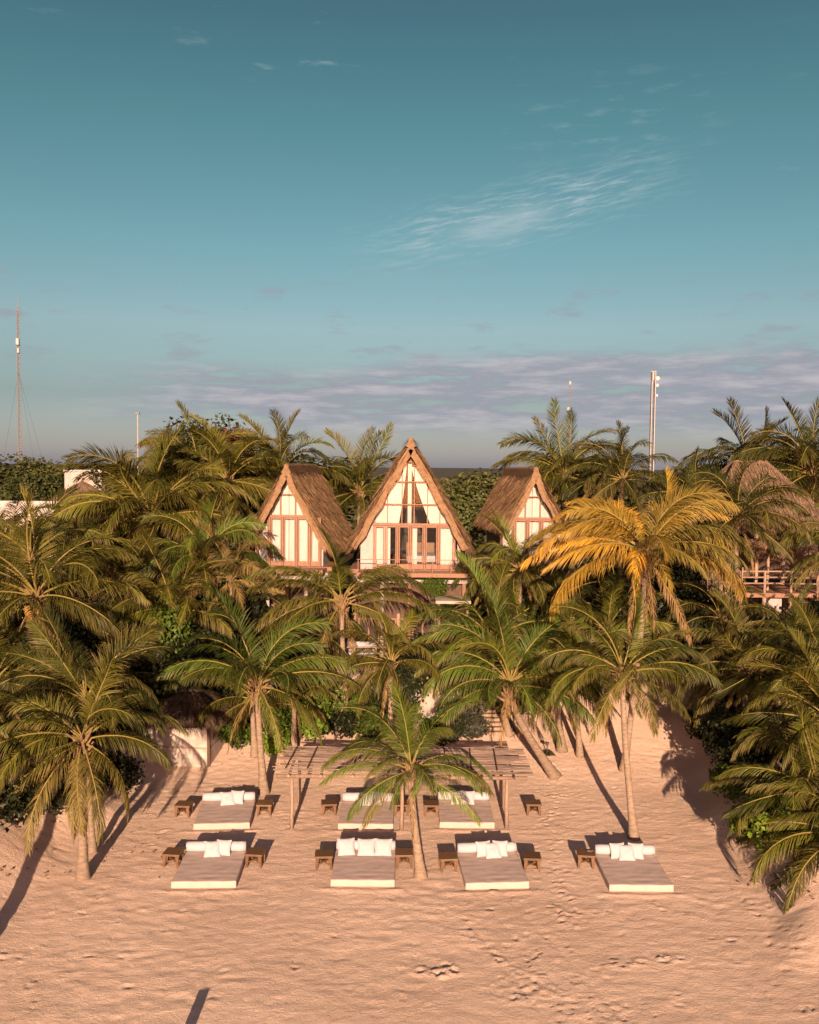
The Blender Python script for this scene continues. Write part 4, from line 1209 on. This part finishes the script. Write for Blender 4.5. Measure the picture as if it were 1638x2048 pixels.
for row in range(36):
    y_ = y0p + (y1p - y0p) * (row + r.gauss(0, .4)) / 35
    x = x0p - r.uniform(-.1, .35)
    while x < x1p - .4:
        sm = r.choice(STICKS); l = sm.vertices[-1].co.x * 2
        put('stick', sm, root, (min(x + l / 2, x1p + .35 - l / 2) - ox, y_ - oy + r.gauss(0, .02), zr + .12 + r.uniform(0, .05)), (0, r.gauss(0, .008), r.gauss(0, .016) + (math.pi if r.random() < .5 else 0)))
        x += l * r.uniform(.80, .98)
for q in range(5):   # two poles lying across the sticks on the right, three along the left
    m = MB(); x = (x0p + .2, x0p + 1.0, x1p - .95, x1p - 1.9, x1p - 2.9)[q]
    m.tube([(x - ox, y0p + .1 - oy, zr + .23), (x - ox + .1, y1p - .3 - oy, zr + .23)], .028, 6); m.build('cross_pole', M_darkwood, root)

# ------------------------------------------------------------------ daybeds, pillows, tables
def make_pillow(s=.55, t_=.17, seed=0):
    m = MB(); n_ = 14; r = random.Random(seed)
    for side in (1, -1):
        vs = []
        for j in range(n_ + 1):
            for i in range(n_ + 1):
                u, v = i / n_ * 2 - 1, j / n_ * 2 - 1
                k_ = (max(0, 1 - abs(u) ** 2.6) * max(0, 1 - abs(v) ** 2.6)) ** .55
                pin = 1 - .07 * (1 - u * u) * (abs(v) > 0) * abs(v) ** 4 - .0
                x = u * s / 2 * (1 - .08 * (1 - v * v)) ; z = v * s / 2 * (1 - .08 * (1 - u * u))
                vs.append((x, side * (t_ / 2 * k_ + .012 * noise.noise(Vector((u * 2, v * 2, seed + side)))), z))
        fs_ = [(j * (n_ + 1) + i, j * (n_ + 1) + i + 1, (j + 1) * (n_ + 1) + i + 1, (j + 1) * (n_ + 1) + i) for j in range(n_) for i in range(n_)]
        m.add(vs, fs_ if side < 0 else [tuple(reversed(f)) for f in fs_])
    return m.mesh('pillow', M_cloth, smooth=True)


PILLOW = [make_pillow(.56, .20, 3), make_pillow(.52, .18, 8), make_pillow(.60, .18, 12)]
BW, BL, BH = 2.05, 2.42, .23
m_bed = soft_box('mattress', (BW, BL, BH), M_linen, .035, 3)
# quilted top: gentle hollows and creases
bm = bmesh.new(); bm.from_mesh(m_bed.data)
bmesh.ops.subdivide_edges(bm, edges=[e for e in bm.edges if e.calc_length() > 1], cuts=26, use_grid_fill=True)
for v in bm.verts:
    if v.co.z > BH / 2 - .02:
        v.co.z += .014 * noise.noise(Vector((v.co.x * 1.3, v.co.y * 6, 1))) + .008 * noise.noise(Vector((v.co.x * 4, v.co.y * 4, 5)))
    else:
        v.co.x += .012 * noise.noise(v.co * 4); v.co.y += .012 * noise.noise(v.co * 4 + Vector((3, 0, 0)))
bm.to_mesh(m_bed.data); bm.free()
m_bed.data.polygons.foreach_set('use_smooth', [True] * len(m_bed.data.polygons))
bolster = MB()
nb = 14
bolster.tube([(BW / 2 * .985 * (k_ / nb * 2 - 1), 0, .012 * noise.noise(Vector((k_ * .8, 0, 2)))) for k_ in range(nb + 1)],
             [.155] + [.168 + .008 * noise.noise(Vector((k_, 3, 0))) for k_ in range(nb - 1)] + [.155], 16)
bolster_me = bolster.mesh('bolster', M_cloth, smooth=True)
bed_me = m_bed.data
bpy.data.objects.remove(m_bed)
BED_LABEL = {
    'a1': ('leftmost white daybed of the front row, skewed to the left', 'leftmost front-row daybed'),
    'a2': ('front-row white daybed with a row of three big pillows', 'daybed left of the short thick palm'),
    'a3': ('turned white daybed right of the short thick palm trunk', 'turned front-row daybed'),
    'a4': ('lone white daybed at the right end, under the tall slim palm', 'lone right daybed'),
    'b1': ('back-row white daybed in the open, left of the pergola', 'daybed left of the pergola'),
    'b2': ('back-row white daybed under the left half of the pergola', 'left daybed under the pergola'),
    'b3': ('back-row white daybed under the right half of the pergola', 'right daybed under the pergola')}
PIL = {  # x on the bed, forward shift, turn, lean, mesh
    'a1': [(-.08, .30, .10, .42, 0, 'front'), (.28, .12, -.12, .25, 1, 'right')],
    'a2': [(-.66, .22, .16, .40, 2, 'left'), (.02, .24, .02, .42, 2, 'middle'), (.60, .22, -.05, .40, 2, 'right')],
    'a3': [(.16, .32, .12, .45, 0, 'front'), (-.15, .12, .15, .22, 1, 'left'), (.42, .10, -.12, .22, 1, 'right')],
    'a4': [(-.02, .32, .0, .45, 0, 'front'), (-.30, .10, .12, .22, 1, 'left'), (.32, .10, -.14, .22, 1, 'right')],
    'b1': [(-.02, .30, .14, .42, 0, 'front'), (.34, .12, -.15, .24, 1, 'right')],
    'b2': [(-.02, .32, .0, .45, 0, 'front'), (.30, .10, -.12, .22, 1, 'right')],
    'b3': [(-.25, .26, .10, .42, 0, 'left'), (.14, .28, -.10, .36, 0, 'front')]}
for k, (p, a) in BEDS.items():
    zg = tz(p.x, p.y) - .02
    root = empty('daybed', (p.x, p.y, zg), a, BED_LABEL[k][0], 'daybed', 'white daybeds on the sand')
    put('mattress', bed_me, root, (0, BL / 2, BH / 2))
    put('bolster', bolster_me, root, (0, BL - .19, BH + .16))
    Mx = Matrix.Translation((p.x, p.y, zg)) @ Matrix.Rotation(a, 4, 'Z')
    for (x, f, t_, ln, mi, w_) in PIL[k]:
        c_ = Mx @ Vector((x, BL - .19 - .20 - f * .42, BH + .225 - .10 * f))
        o = put('pillow', PILLOW[mi], None, c_, (-ln - .2, 0, a + t_))
        tag(o, {'front': 'square pillow flopped forward on the bolster of the ', 'left': 'white pillow left in the group on the ', 'right': 'white pillow right in the group on the ', 'middle': 'middle one of three big pillows on the '}[w_] + BED_LABEL[k][1],
            'pillow', 'white pillows on the daybeds')

# table: plank top on four tapered legs with a crossed brace
top_me = soft_box('table_top', (.60, .56, .075), M_table, .012, 2, smooth=False); tm = top_me.data; bpy.data.objects.remove(top_me)
leg = MB()
leg.add([(-.035, -.03, 0), (.035, -.03, 0), (.035, .03, 0), (-.035, .03, 0), (-.085, -.045, .40), (.03, -.045, .40), (.03, .045, .40), (-.085, .045, .40)],
        [(3, 2, 1, 0), (4, 5, 6, 7), (0, 1, 5, 4), (1, 2, 6, 5), (2, 3, 7, 6), (3, 0, 4, 7)])
leg_me = leg.mesh('leg', M_table)
brace = MB(); brace.box((0, 0, .17), (.62, .03, .05), Matrix.Rotation(.0, 3, 'Z')); brace_me = brace.mesh('brace', M_table)
TABLES = [
    (368, 1630, 'left of the daybed left of the pergola'), (530, 1628, 'right of the daybed left of the pergola'),
    (658, 1627, 'left of the left daybed under the pergola'), (803, 1628, 'half hidden behind the short thick palm trunk, back row'),
    (862, 1629, 'left of the right daybed under the pergola'), (1066, 1627, 'right of the right daybed under the pergola'),
    (347, 1729, 'left of the leftmost front-row daybed'), (511, 1729, 'right of the leftmost front-row daybed'),
    (648, 1733, 'left of the three-pillow daybed'), (808, 1730, 'right of the three-pillow daybed, front row'),
    (896, 1738, 'left of the turned front-row daybed'), (1063, 1737, 'right of the turned front-row daybed'),
    (1171, 1731, 'left of the lone right daybed')]
for i, (px, py, where) in enumerate(TABLES):
    r = random.Random(60 + i)
    g = ground(px, py)
    root = empty('side_table', (g.x, g.y + .0, tz(g.x, g.y) - .012), r.uniform(-.12, .12), 'low brown wooden table ' + where, 'side table', 'wooden side tables beside the daybeds')
    put('table_top', tm, root, (0, 0, .4375))
    for sx in (-1, 1):
        for sy in (-1, 1): put('leg', leg_me, root, (sx * .24, sy * .22, 0), (0, 0, math.pi if sx < 0 else 0))
    for sg in (-1, 1): put('brace', brace_me, root, (0, .0, .006 * sg), (0, 0, sg * .745))
g = BEDS['a4'][0]
o = MB()
for i in range(5):
    a = i * 1.2; o.tube([(0, 0, .01), (math.cos(a) * .07, math.sin(a) * .05, .05), (math.cos(a) * .14, math.sin(a) * .10, .03)], [.012, .010, .004], 5)
tb = ground(1180, 1731)
tag(o.build('dry_twig', M_twig, None, (tb.x, tb.y, tz(tb.x, tb.y) - .012 + .475)), 'dry twig lying on the table left of the lone right daybed', 'twig')

# ------------------------------------------------------------------ sand stairs
lo, hi = ground(1004, 1472), ground(972, 1394)
root = empty('beach_stairs', lo, 0, 'stairs of pale log steps climbing the dune beside the bowed palm', 'stairs')
n_s = 9
for i in range(n_s):
    f = (i + .3) / n_s
    p = lo.lerp(hi, f); p.z = tz(p.x, p.y)
    s = soft_box('step', (1.25, .30, .17), M_log, .03, 2, root, Vector((p.x, p.y, p.z + .07)) - lo); s.rotation_euler = (0, 0, .08)
for sg in (-1, 1):
    m = MB(); a_ = Vector((sg * .72, 0, .05)); b_ = hi - lo + Vector((sg * .72, 0, .1)); mid = (lo + hi) / 2; md = Vector((mid.x - lo.x + sg * .72, mid.y - lo.y, tz(mid.x, mid.y) - lo.z + .05))
    m.tube([a_, md, b_], .06, 6); m.build('stringer', M_log, root)

# garden spotlight on a stake among a few leaves
g = ground(1094, 1512)
root = empty('garden_spotlight', g, 0, 'small black spotlight on a stake in the sand beside the bowed palm', 'lamp')
m = MB(); m.tube([(0, 0, -.05), (.0, 0, .5)], .022, 6); m.build('stake', M_black, root)
m = MB(); m.tube([(-.1, .02, .62), (.06, -.03, .56)], [.07, .085], 10); m.build('lamp_head', M_black, root)
m = MB()
for i in range(9):
    a = i * .7; l = .28 + .1 * (i % 3); o_ = Vector((math.cos(a), math.sin(a), 0)); s_ = Vector((-o_.y, o_.x, 0)) * .03
    p1 = o_ * l * .5 + Vector((0, 0, .26)); p2 = o_ * l + Vector((0, 0, .12))
    m.add([(0, 0, .02), p1 - s_, p2, p1 + s_], [(0, 1, 2), (0, 2, 3)])
o = m.build('seedling', M_bush, None, g, attr=True); o.color = (.05, .05, .02, 1)
tag(o, 'tiny dark seedling at the foot of the garden spotlight', 'plant')

# ------------------------------------------------------------------ beach hut with canvas walls
g = ground(352, 1531)
root = empty('beach_hut', (g.x, g.y, tz(g.x, g.y) - .05), R_(-6), 'small beach hut with pale canvas walls under a shade-darkened thatched roof', 'hut')
hwid, hdep, hh = 3.0, 2.8, 2.0
for (n_, x, y, sx, sy) in (('front_wall', 0, 0, hwid, .08), ('rear_wall', 0, hdep, hwid, .08)):
    for z0, z1 in ((0, .86), (.92, hh)):
        m = MB(); m.box((x, y, (z0 + z1) / 2), (sx - .14, sy, z1 - z0)); m.build('wall_panel', M_canvas, root)
    m = MB(); m.box((x, y - .01, .89), (sx - .1, .1, .07)); m.build('wall_rail', M_pole, root)
for sx in (-1, 1):
    for z0, z1 in ((0, .86), (.92, hh)):
        m = MB(); m.box((sx * hwid / 2, hdep / 2, (z0 + z1) / 2), (.08, hdep - .16, z1 - z0)); m.build('wall_panel', M_canvas, root)
    for y in (0, hdep):
        m = MB(); m.tube([(sx * (hwid / 2 - .01), y, -.1), (sx * (hwid / 2 - .01), y, hh + .15)], .075, 7); m.build('corner_post', M_darkwood, root)
m = MB(); cone_thatch(m, (0.1, hdep / 2, hh + 1.25), 2.15, 1.05, .22, 3800, random.Random(5), 1.0); m.build('roof', M_thatch_shaded, root, attr=True)

# ------------------------------------------------------------------ buildings left
p = at(60, 1010, 56)
root = empty('white_building', (p.x - 1.5, 57.5, 2.7), 0, 'white flat-roofed building with parapet behind the left palms', 'building')
hh = p.z - 2.7 + .15
for (n_, c_, d_, mt) in (('wall', (0, .6, hh / 2 - .5), (7.2, 4.6, hh - .2), M_plaster), ('parapet', (0, -1.85, hh - .35), (7.4, .25, .95), M_white), ('roof_slab', (0, .6, hh - .55), (7.4, 4.8, .08), M_concrete)):
    m = MB(); m.box(c_, d_); m.build(n_, mt, root)
for i in range(2):
    wf = empty('window', (1.0 + 1.5 * i, -1.72, 5.6)); wf.parent = root
    m = MB(); m.box((0, 0, 0), (1.1, .1, 1.0)); m.build('pane', M_room_shade, wf)
    m = MB()
    for sx in (-1, 1): m.box((sx * .57, -.02, 0), (.07, .12, 1.12))
    m.build('window_frame', M_white, wf)
p = at(166, 958, 64)
root = empty('white_roof_tower', (p.x, 64, 2.2), 0, 'pale box tower rising behind the thatched cap at left', 'building')
hh = at(166, 943, 64).z - 2.2
m = MB(); m.box((0, 1.2, hh / 2), (2.7, 2.4, hh)); m.build('wall', M_plaster, root)
m = MB(); m.box((0, 1.2, hh + .06), (2.85, 2.55, .12)); m.build('coping', M_white, root)
p = at(165, 962, 58)
root = empty('thatched_pavilion', (p.x, 58, 2.6), 0, 'round thatched roof pavilion left of the largest palm crown', 'pavilion')
m = MB(); cone_thatch(m, (0, 0, p.z - 2.6), 2.3, 1.5, .3, 2200, random.Random(6)); m.build('roof', M_thatch_old, root, attr=True)
for i in range(6):
    a = i * math.pi / 3 + .3; m = MB(); m.tube([(math.cos(a) * 1.6, math.sin(a) * 1.6, 0), (math.cos(a) * 1.6, math.sin(a) * 1.6, p.z - 2.6 - 1.2)], .1, 7); m.build('post', M_pole, root)
p = at(165, 1022, 52)
root = empty('dark_roofed_house', (p.x, 52, 2.8), 0, 'house under a dark thatched roof below the white parapet', 'house')
hh = p.z - 2.8; r = random.Random(8); m = MB()
thatch_patch(m, (-1.6, 1.6, hh), (1.6, 1.6, hh), (3.2, -1.6, hh - 1.5), (-3.2, -1.6, hh - 1.5), .25, 2600, r)
thatch_patch(m, (1.6, 1.6, hh), (-1.6, 1.6, hh), (-3.2, 4.8, hh - 1.5), (3.2, 4.8, hh - 1.5), .25, 600, r)
m.build('roof', M_thatch_old, root, attr=True)
m = MB(); m.box((0, 1.6, (hh - 1.3) / 2), (5.0, 4.4, hh - 1.3)); m.build('wall', M_plaster, root)
for i in range(3):
    wf = empty('window', (-1.5 + 1.5 * i, -.63, hh - 2.6)); wf.parent = root
    m = MB(); m.box((0, 0, 0), (.8, .06, 1.2)); m.build('pane', M_room_shade, wf)
    m = MB(); m.box((0, -.02, -.66), (.95, .1, .1)); m.build('sill', M_white, wf)

# ------------------------------------------------------------------ lodge right
ra, rb = at(1472, 928, 49.5), at(1532, 925, 49.5); re = at(1612, 1008, 48)
root = empty('thatched_lodge', ((ra.x + rb.x) / 2, 48.5, 2.8), 0, 'large lodge with hipped thatched roof and railed terrace at the right', 'lodge')
oz = root.location
A = Vector((ra.x - oz.x, 1.5, ra.z - 2.8)); B = Vector((rb.x - oz.x, 1.5, ra.z - 2.8))
ez = at(1612, 1060, 47).z - 2.8
r = random.Random(9); m = MB(); e_ = 3.7
thatch_patch(m, A, B, Vector((B.x + 2.8, -2.2, ez)), Vector((A.x - 2.8, -2.2, ez)), .3, 4200, r)
thatch_patch(m, B, B + Vector((.02, .02, 0)), Vector((B.x + 2.8, 5.2, ez)), Vector((B.x + 2.8, -2.2, ez)), .3, 2600, r)
thatch_patch(m, A + Vector((-.02, .02, 0)), A, Vector((A.x - 2.8, -2.2, ez)), Vector((A.x - 2.8, 5.2, ez)), .3, 1600, r)
thatch_patch(m, B, A, Vector((A.x - 2.8, 5.2, ez)), Vector((B.x + 2.8, 5.2, ez)), .3, 400, r)
m.build('roof', M_thatch_old, root, attr=True)
dkz = at(1540, 1186, 43.5).z - 2.8
m = MB(); m.box((1.2, -3.2, dkz - .12), (9.6, 3.6, .22)); m.build('terrace_floor', M_frame, root)
x_a, x_b = at(1425, 1170, 43.5).x - oz.x, at(1690, 1170, 43.5).x - oz.x
for i in range(6):
    x = x_a + (x_b - x_a) * i / 5
    m = MB(); m.tube([(x, -4.9, -.2 - dkz * 0), (x, -4.9, dkz - .23)], .1, 7); m.build('stilt', M_pole, root)
    m = MB(); m.tube([(x, -4.9, dkz), (x, -4.9, dkz + 1.1)], .06, 7); m.build('rail_post', M_pole, root)
for z in (.45, .75, 1.05):
    m = MB(); m.tube([(x_a - .2, -4.93, dkz + z), ((x_a + x_b) / 2, -4.93, dkz + z + .03), (x_b, -4.93, dkz + z)], .04, 6); m.build('rail', M_pole, root)
for i in range(7):
    x = -3.6 + 8.6 * i / 6
    m = MB(); m.tube([(x, -2.0, dkz), (x, -2.0, ez + .3)], .11, 7); m.build('column', M_pole, root)
m = MB(); m.box((1.0, 2.0, (ez + dkz) / 2), (7.6, 4.0, ez - dkz - .2)); m.build('upper_wall', M_darkwood, root)
m = MB(); m.box((1.0, 2.0, (dkz - .3) / 2), (7.6, 4.5, dkz - .3)); m.build('lower_wall', M_darkwood, root)
pw = at(1545, 1215, 43.9)
m = MB(); m.box((pw.x - oz.x, -4.3, (dkz - .3) / 2), (.95, .5, dkz - .3)); m.build('white_pier', M_plaster, root)
fx0, fx1 = at(1418, 1150, 43.2).x - oz.x, at(1488, 1150, 43.2).x - oz.x
for i in range(18):
    r2 = random.Random(i); x = fx0 + (fx1 - fx0) * i / 17
    m = MB(); m.tube([(x + r2.gauss(0, .03), -5.15, dkz - .7 + r2.gauss(0, .12)), (x, -5.12, dkz + 1.2 + r2.gauss(0, .12))], [.045, .035], 6); m.build('fence_stick', M_pole, root)
for i in range(6):
    p = at(1605, 1196 + i * 9, 43.6); m = MB(); m.box((p.x - oz.x, -4.7 + .0 * i, p.z - 2.8), (.9, .25, .05)); m.build('stair_tread', M_pole, root)
p = at(1538, 1062, 44.6)
root = empty('thatch_umbrella', (p.x, 44.6, tz(p.x, 44.6)), 0, 'thatched sunshade on a pole beside the lodge terrace', 'sunshade')
hz = p.z - root.location.z
m = MB(); cone_thatch(m, (0, 0, hz), .8, .75, .2, 1300, random.Random(12)); m.build('roof', M_thatch, root, attr=True)
m = MB(); m.tube([(0, 0, 0), (0, 0, hz - .2)], .07, 7); m.build('pole', M_pole, root)

# ------------------------------------------------------------------ masts
def lattice(root, pts_xy, z0, z1, step, r_leg, r_br, mats):
    n_ = int((z1 - z0) / step)
    for (x, y) in pts_xy:
        m = MB(); m.tube([(x, y, z0), (x, y, z1)], r_leg, 6); m.build('leg', mats[0], root)
    m = MB()
    for i in range(n_):
        za, zb = z0 + i * step, z0 + (i + 1) * step
        for k_ in range(len(pts_xy)):
            a_, b_ = pts_xy[k_], pts_xy[(k_ + 1) % len(pts_xy)]
            m.tube([(a_[0], a_[1], za), (b_[0], b_[1], zb)], r_br, 4, False); m.tube([(a_[0], a_[1], za), (b_[0], b_[1], za)], r_br, 4, False)
    o = m.build('lattice', mats[1], root); o['kind'] = 'stuff'


Ym = 130
b0 = at(40, 962, Ym); t0 = at(38, 615, Ym)
root = empty('guyed_mast', (b0.x, Ym, .8), 0, 'thin guyed radio mast with a white drum, far left', 'mast')
h_ = t0.z - .8; s_ = .20
lattice(root, [(-s_, 0), (s_, 0), (0, s_ * 1.7)], 0, h_, .9, .05, .028, (M_metal, M_redmetal))
zd = at(38, 684, Ym).z - .8
m = MB(); m.tube([(.05, -.3, zd - .45), (.05, -.3, zd + .45)], .26, 12); m.build('drum', M_white, root)
m = MB(); m.tube([(.1, -.2, zd - 1.6), (.1, -.2, zd - .9)], .18, 10); m.build('antenna_box', M_white, root)
m = MB(); m.tube([(0, 0, h_), (0, 0, h_ + 1.6)], .03, 5); m.build('whip_antenna', M_metal, root)
m = MB(); m.tube([(-.4, 0, h_), (.4, 0, h_)], .05, 5); m.build('cross_arm', M_metal, root)
zg_ = at(38, 745, Ym).z - .8
for (ex, ey) in ((5.2, -2), (4.6, 6), (-6, 2)):
    m = MB(); m.tube([(0, 0, zg_), (ex * .5, ey * .5, zg_ * .5 - .5), (ex, ey, 0)], .012, 4); m.build('guy_wire', M_black, root)

Yt = 110
b0 = at(1302, 965, Yt); t0 = at(1309, 742, Yt)
root = empty('antenna_tower', (b0.x, Yt, .8), 0, 'pale lattice antenna tower with white dishes behind the yellow palm', 'tower')
h_ = t0.z - .8; s_ = .21
lattice(root, [(-s_, -s_), (s_, -s_), (s_, s_), (-s_, s_)], 0, h_, 1.5, .06, .02, (M_white, M_metal))
for row, dx_, rr in ((752, -.10, .13), (757, .45, .26), (771, .42, .20), (791, .38, .16)):
    zz = at(1309, row, Yt).z - .8
    m = MB()
    if dx_ < 0: m.tube([(dx_, -.3, zz - .55), (dx_, -.3, zz + .55)], rr, 8); m.build('panel_antenna', M_white, root)
    else:
        m.tube([(dx_, -.32, zz), (dx_, -.10, zz)], [rr, rr * .9], 14); m.build('dish', M_white, root)
        m = MB(); m.tube([(.2, -.1, zz), (dx_, -.1, zz)], .03, 5); m.build('bracket', M_metal, root)
m = MB(); m.tube([(.05, 0, h_), (.05, 0, h_ + .9)], .03, 5); m.build('lightning_rod', M_metal, root)
zz = at(1313, 911, Yt).z - .8
m = MB(); m.tube([(.2, -.2, zz), (.75, -.2, zz)], [.16, .05], 8); m.build('horn_antenna', M_white, root)

Yq = 118
b0 = at(1137, 930, Yq); t0 = at(1139, 764, Yq)
root = empty('thin_mast', (b0.x, Yq, .8), 0, 'hair-thin mast with lamp above the palm behind the right house', 'mast')
h_ = t0.z - .8
lattice(root, [(-.08, 0), (.08, 0), (0, .14)], 0, h_, .7, .018, .010, (M_metal, M_metal))
m = MB(); m.tube([(0, 0, h_ - .35), (0, 0, h_ + .1)], .16, 8); m.build('beacon', M_white, root)
zz = at(1135, 818, Yq).z - .8
m = MB(); m.tube([(-.2, -.1, zz - .2), (-.2, -.1, zz + .2)], .2, 10); m.build('lamp', M_white, root)
b0 = at(276, 950, 80); t0 = at(276, 828, 80)
root = empty('short_post', (b0.x, 80, 1.5), 0, 'short post with a cap peeping above the largest left palm crown', 'post')
m = MB(); m.tube([(0, 0, 0), (0, 0, t0.z - 1.5)], .055, 6); m.build('pole', M_concrete, root)
m = MB(); m.box((0, 0, t0.z - 1.5 + .06), (.35, .3, .12)); m.build('cap', M_metal, root)

# unseen post added below the picture to cast the shadow at its bottom edge
root = empty('shadow_post', (-5.15, 17.9, tz(-5.15, 17.9)), 0, 'unseen weathered plank post added to cast a shadow on the foreground sand', 'post')
m = MB(); m.box((0, 0, .5), (.26, .06, 1.06)); m.build('plank', M_pole, root)
m = MB(); m.tube([(0, .06, -.1), (0, .06, .95)], .04, 6); m.build('stake', M_pole, root)

# leaf litter on the banks under the palms
r = random.Random(44); L = Leaves()
for i in range(260):
    a_, b_ = r.choice((((0, 1560), (330, 1760)), ((1440, 1560), (1638, 1800)), ((420, 1440), (620, 1540))))
    p = ground(r.uniform(a_[0], b_[0]), r.uniform(a_[1], b_[1]))
    L.add(p + Vector((0, 0, .02)), .13, Vector((r.gauss(0, .3), r.gauss(0, .3), 1)), r=r)
o = put('leaf_litter', L.mesh('leaf_litter', M_bush)); o.color = (.24, .16, .10, 1); tag(o, kind='stuff')
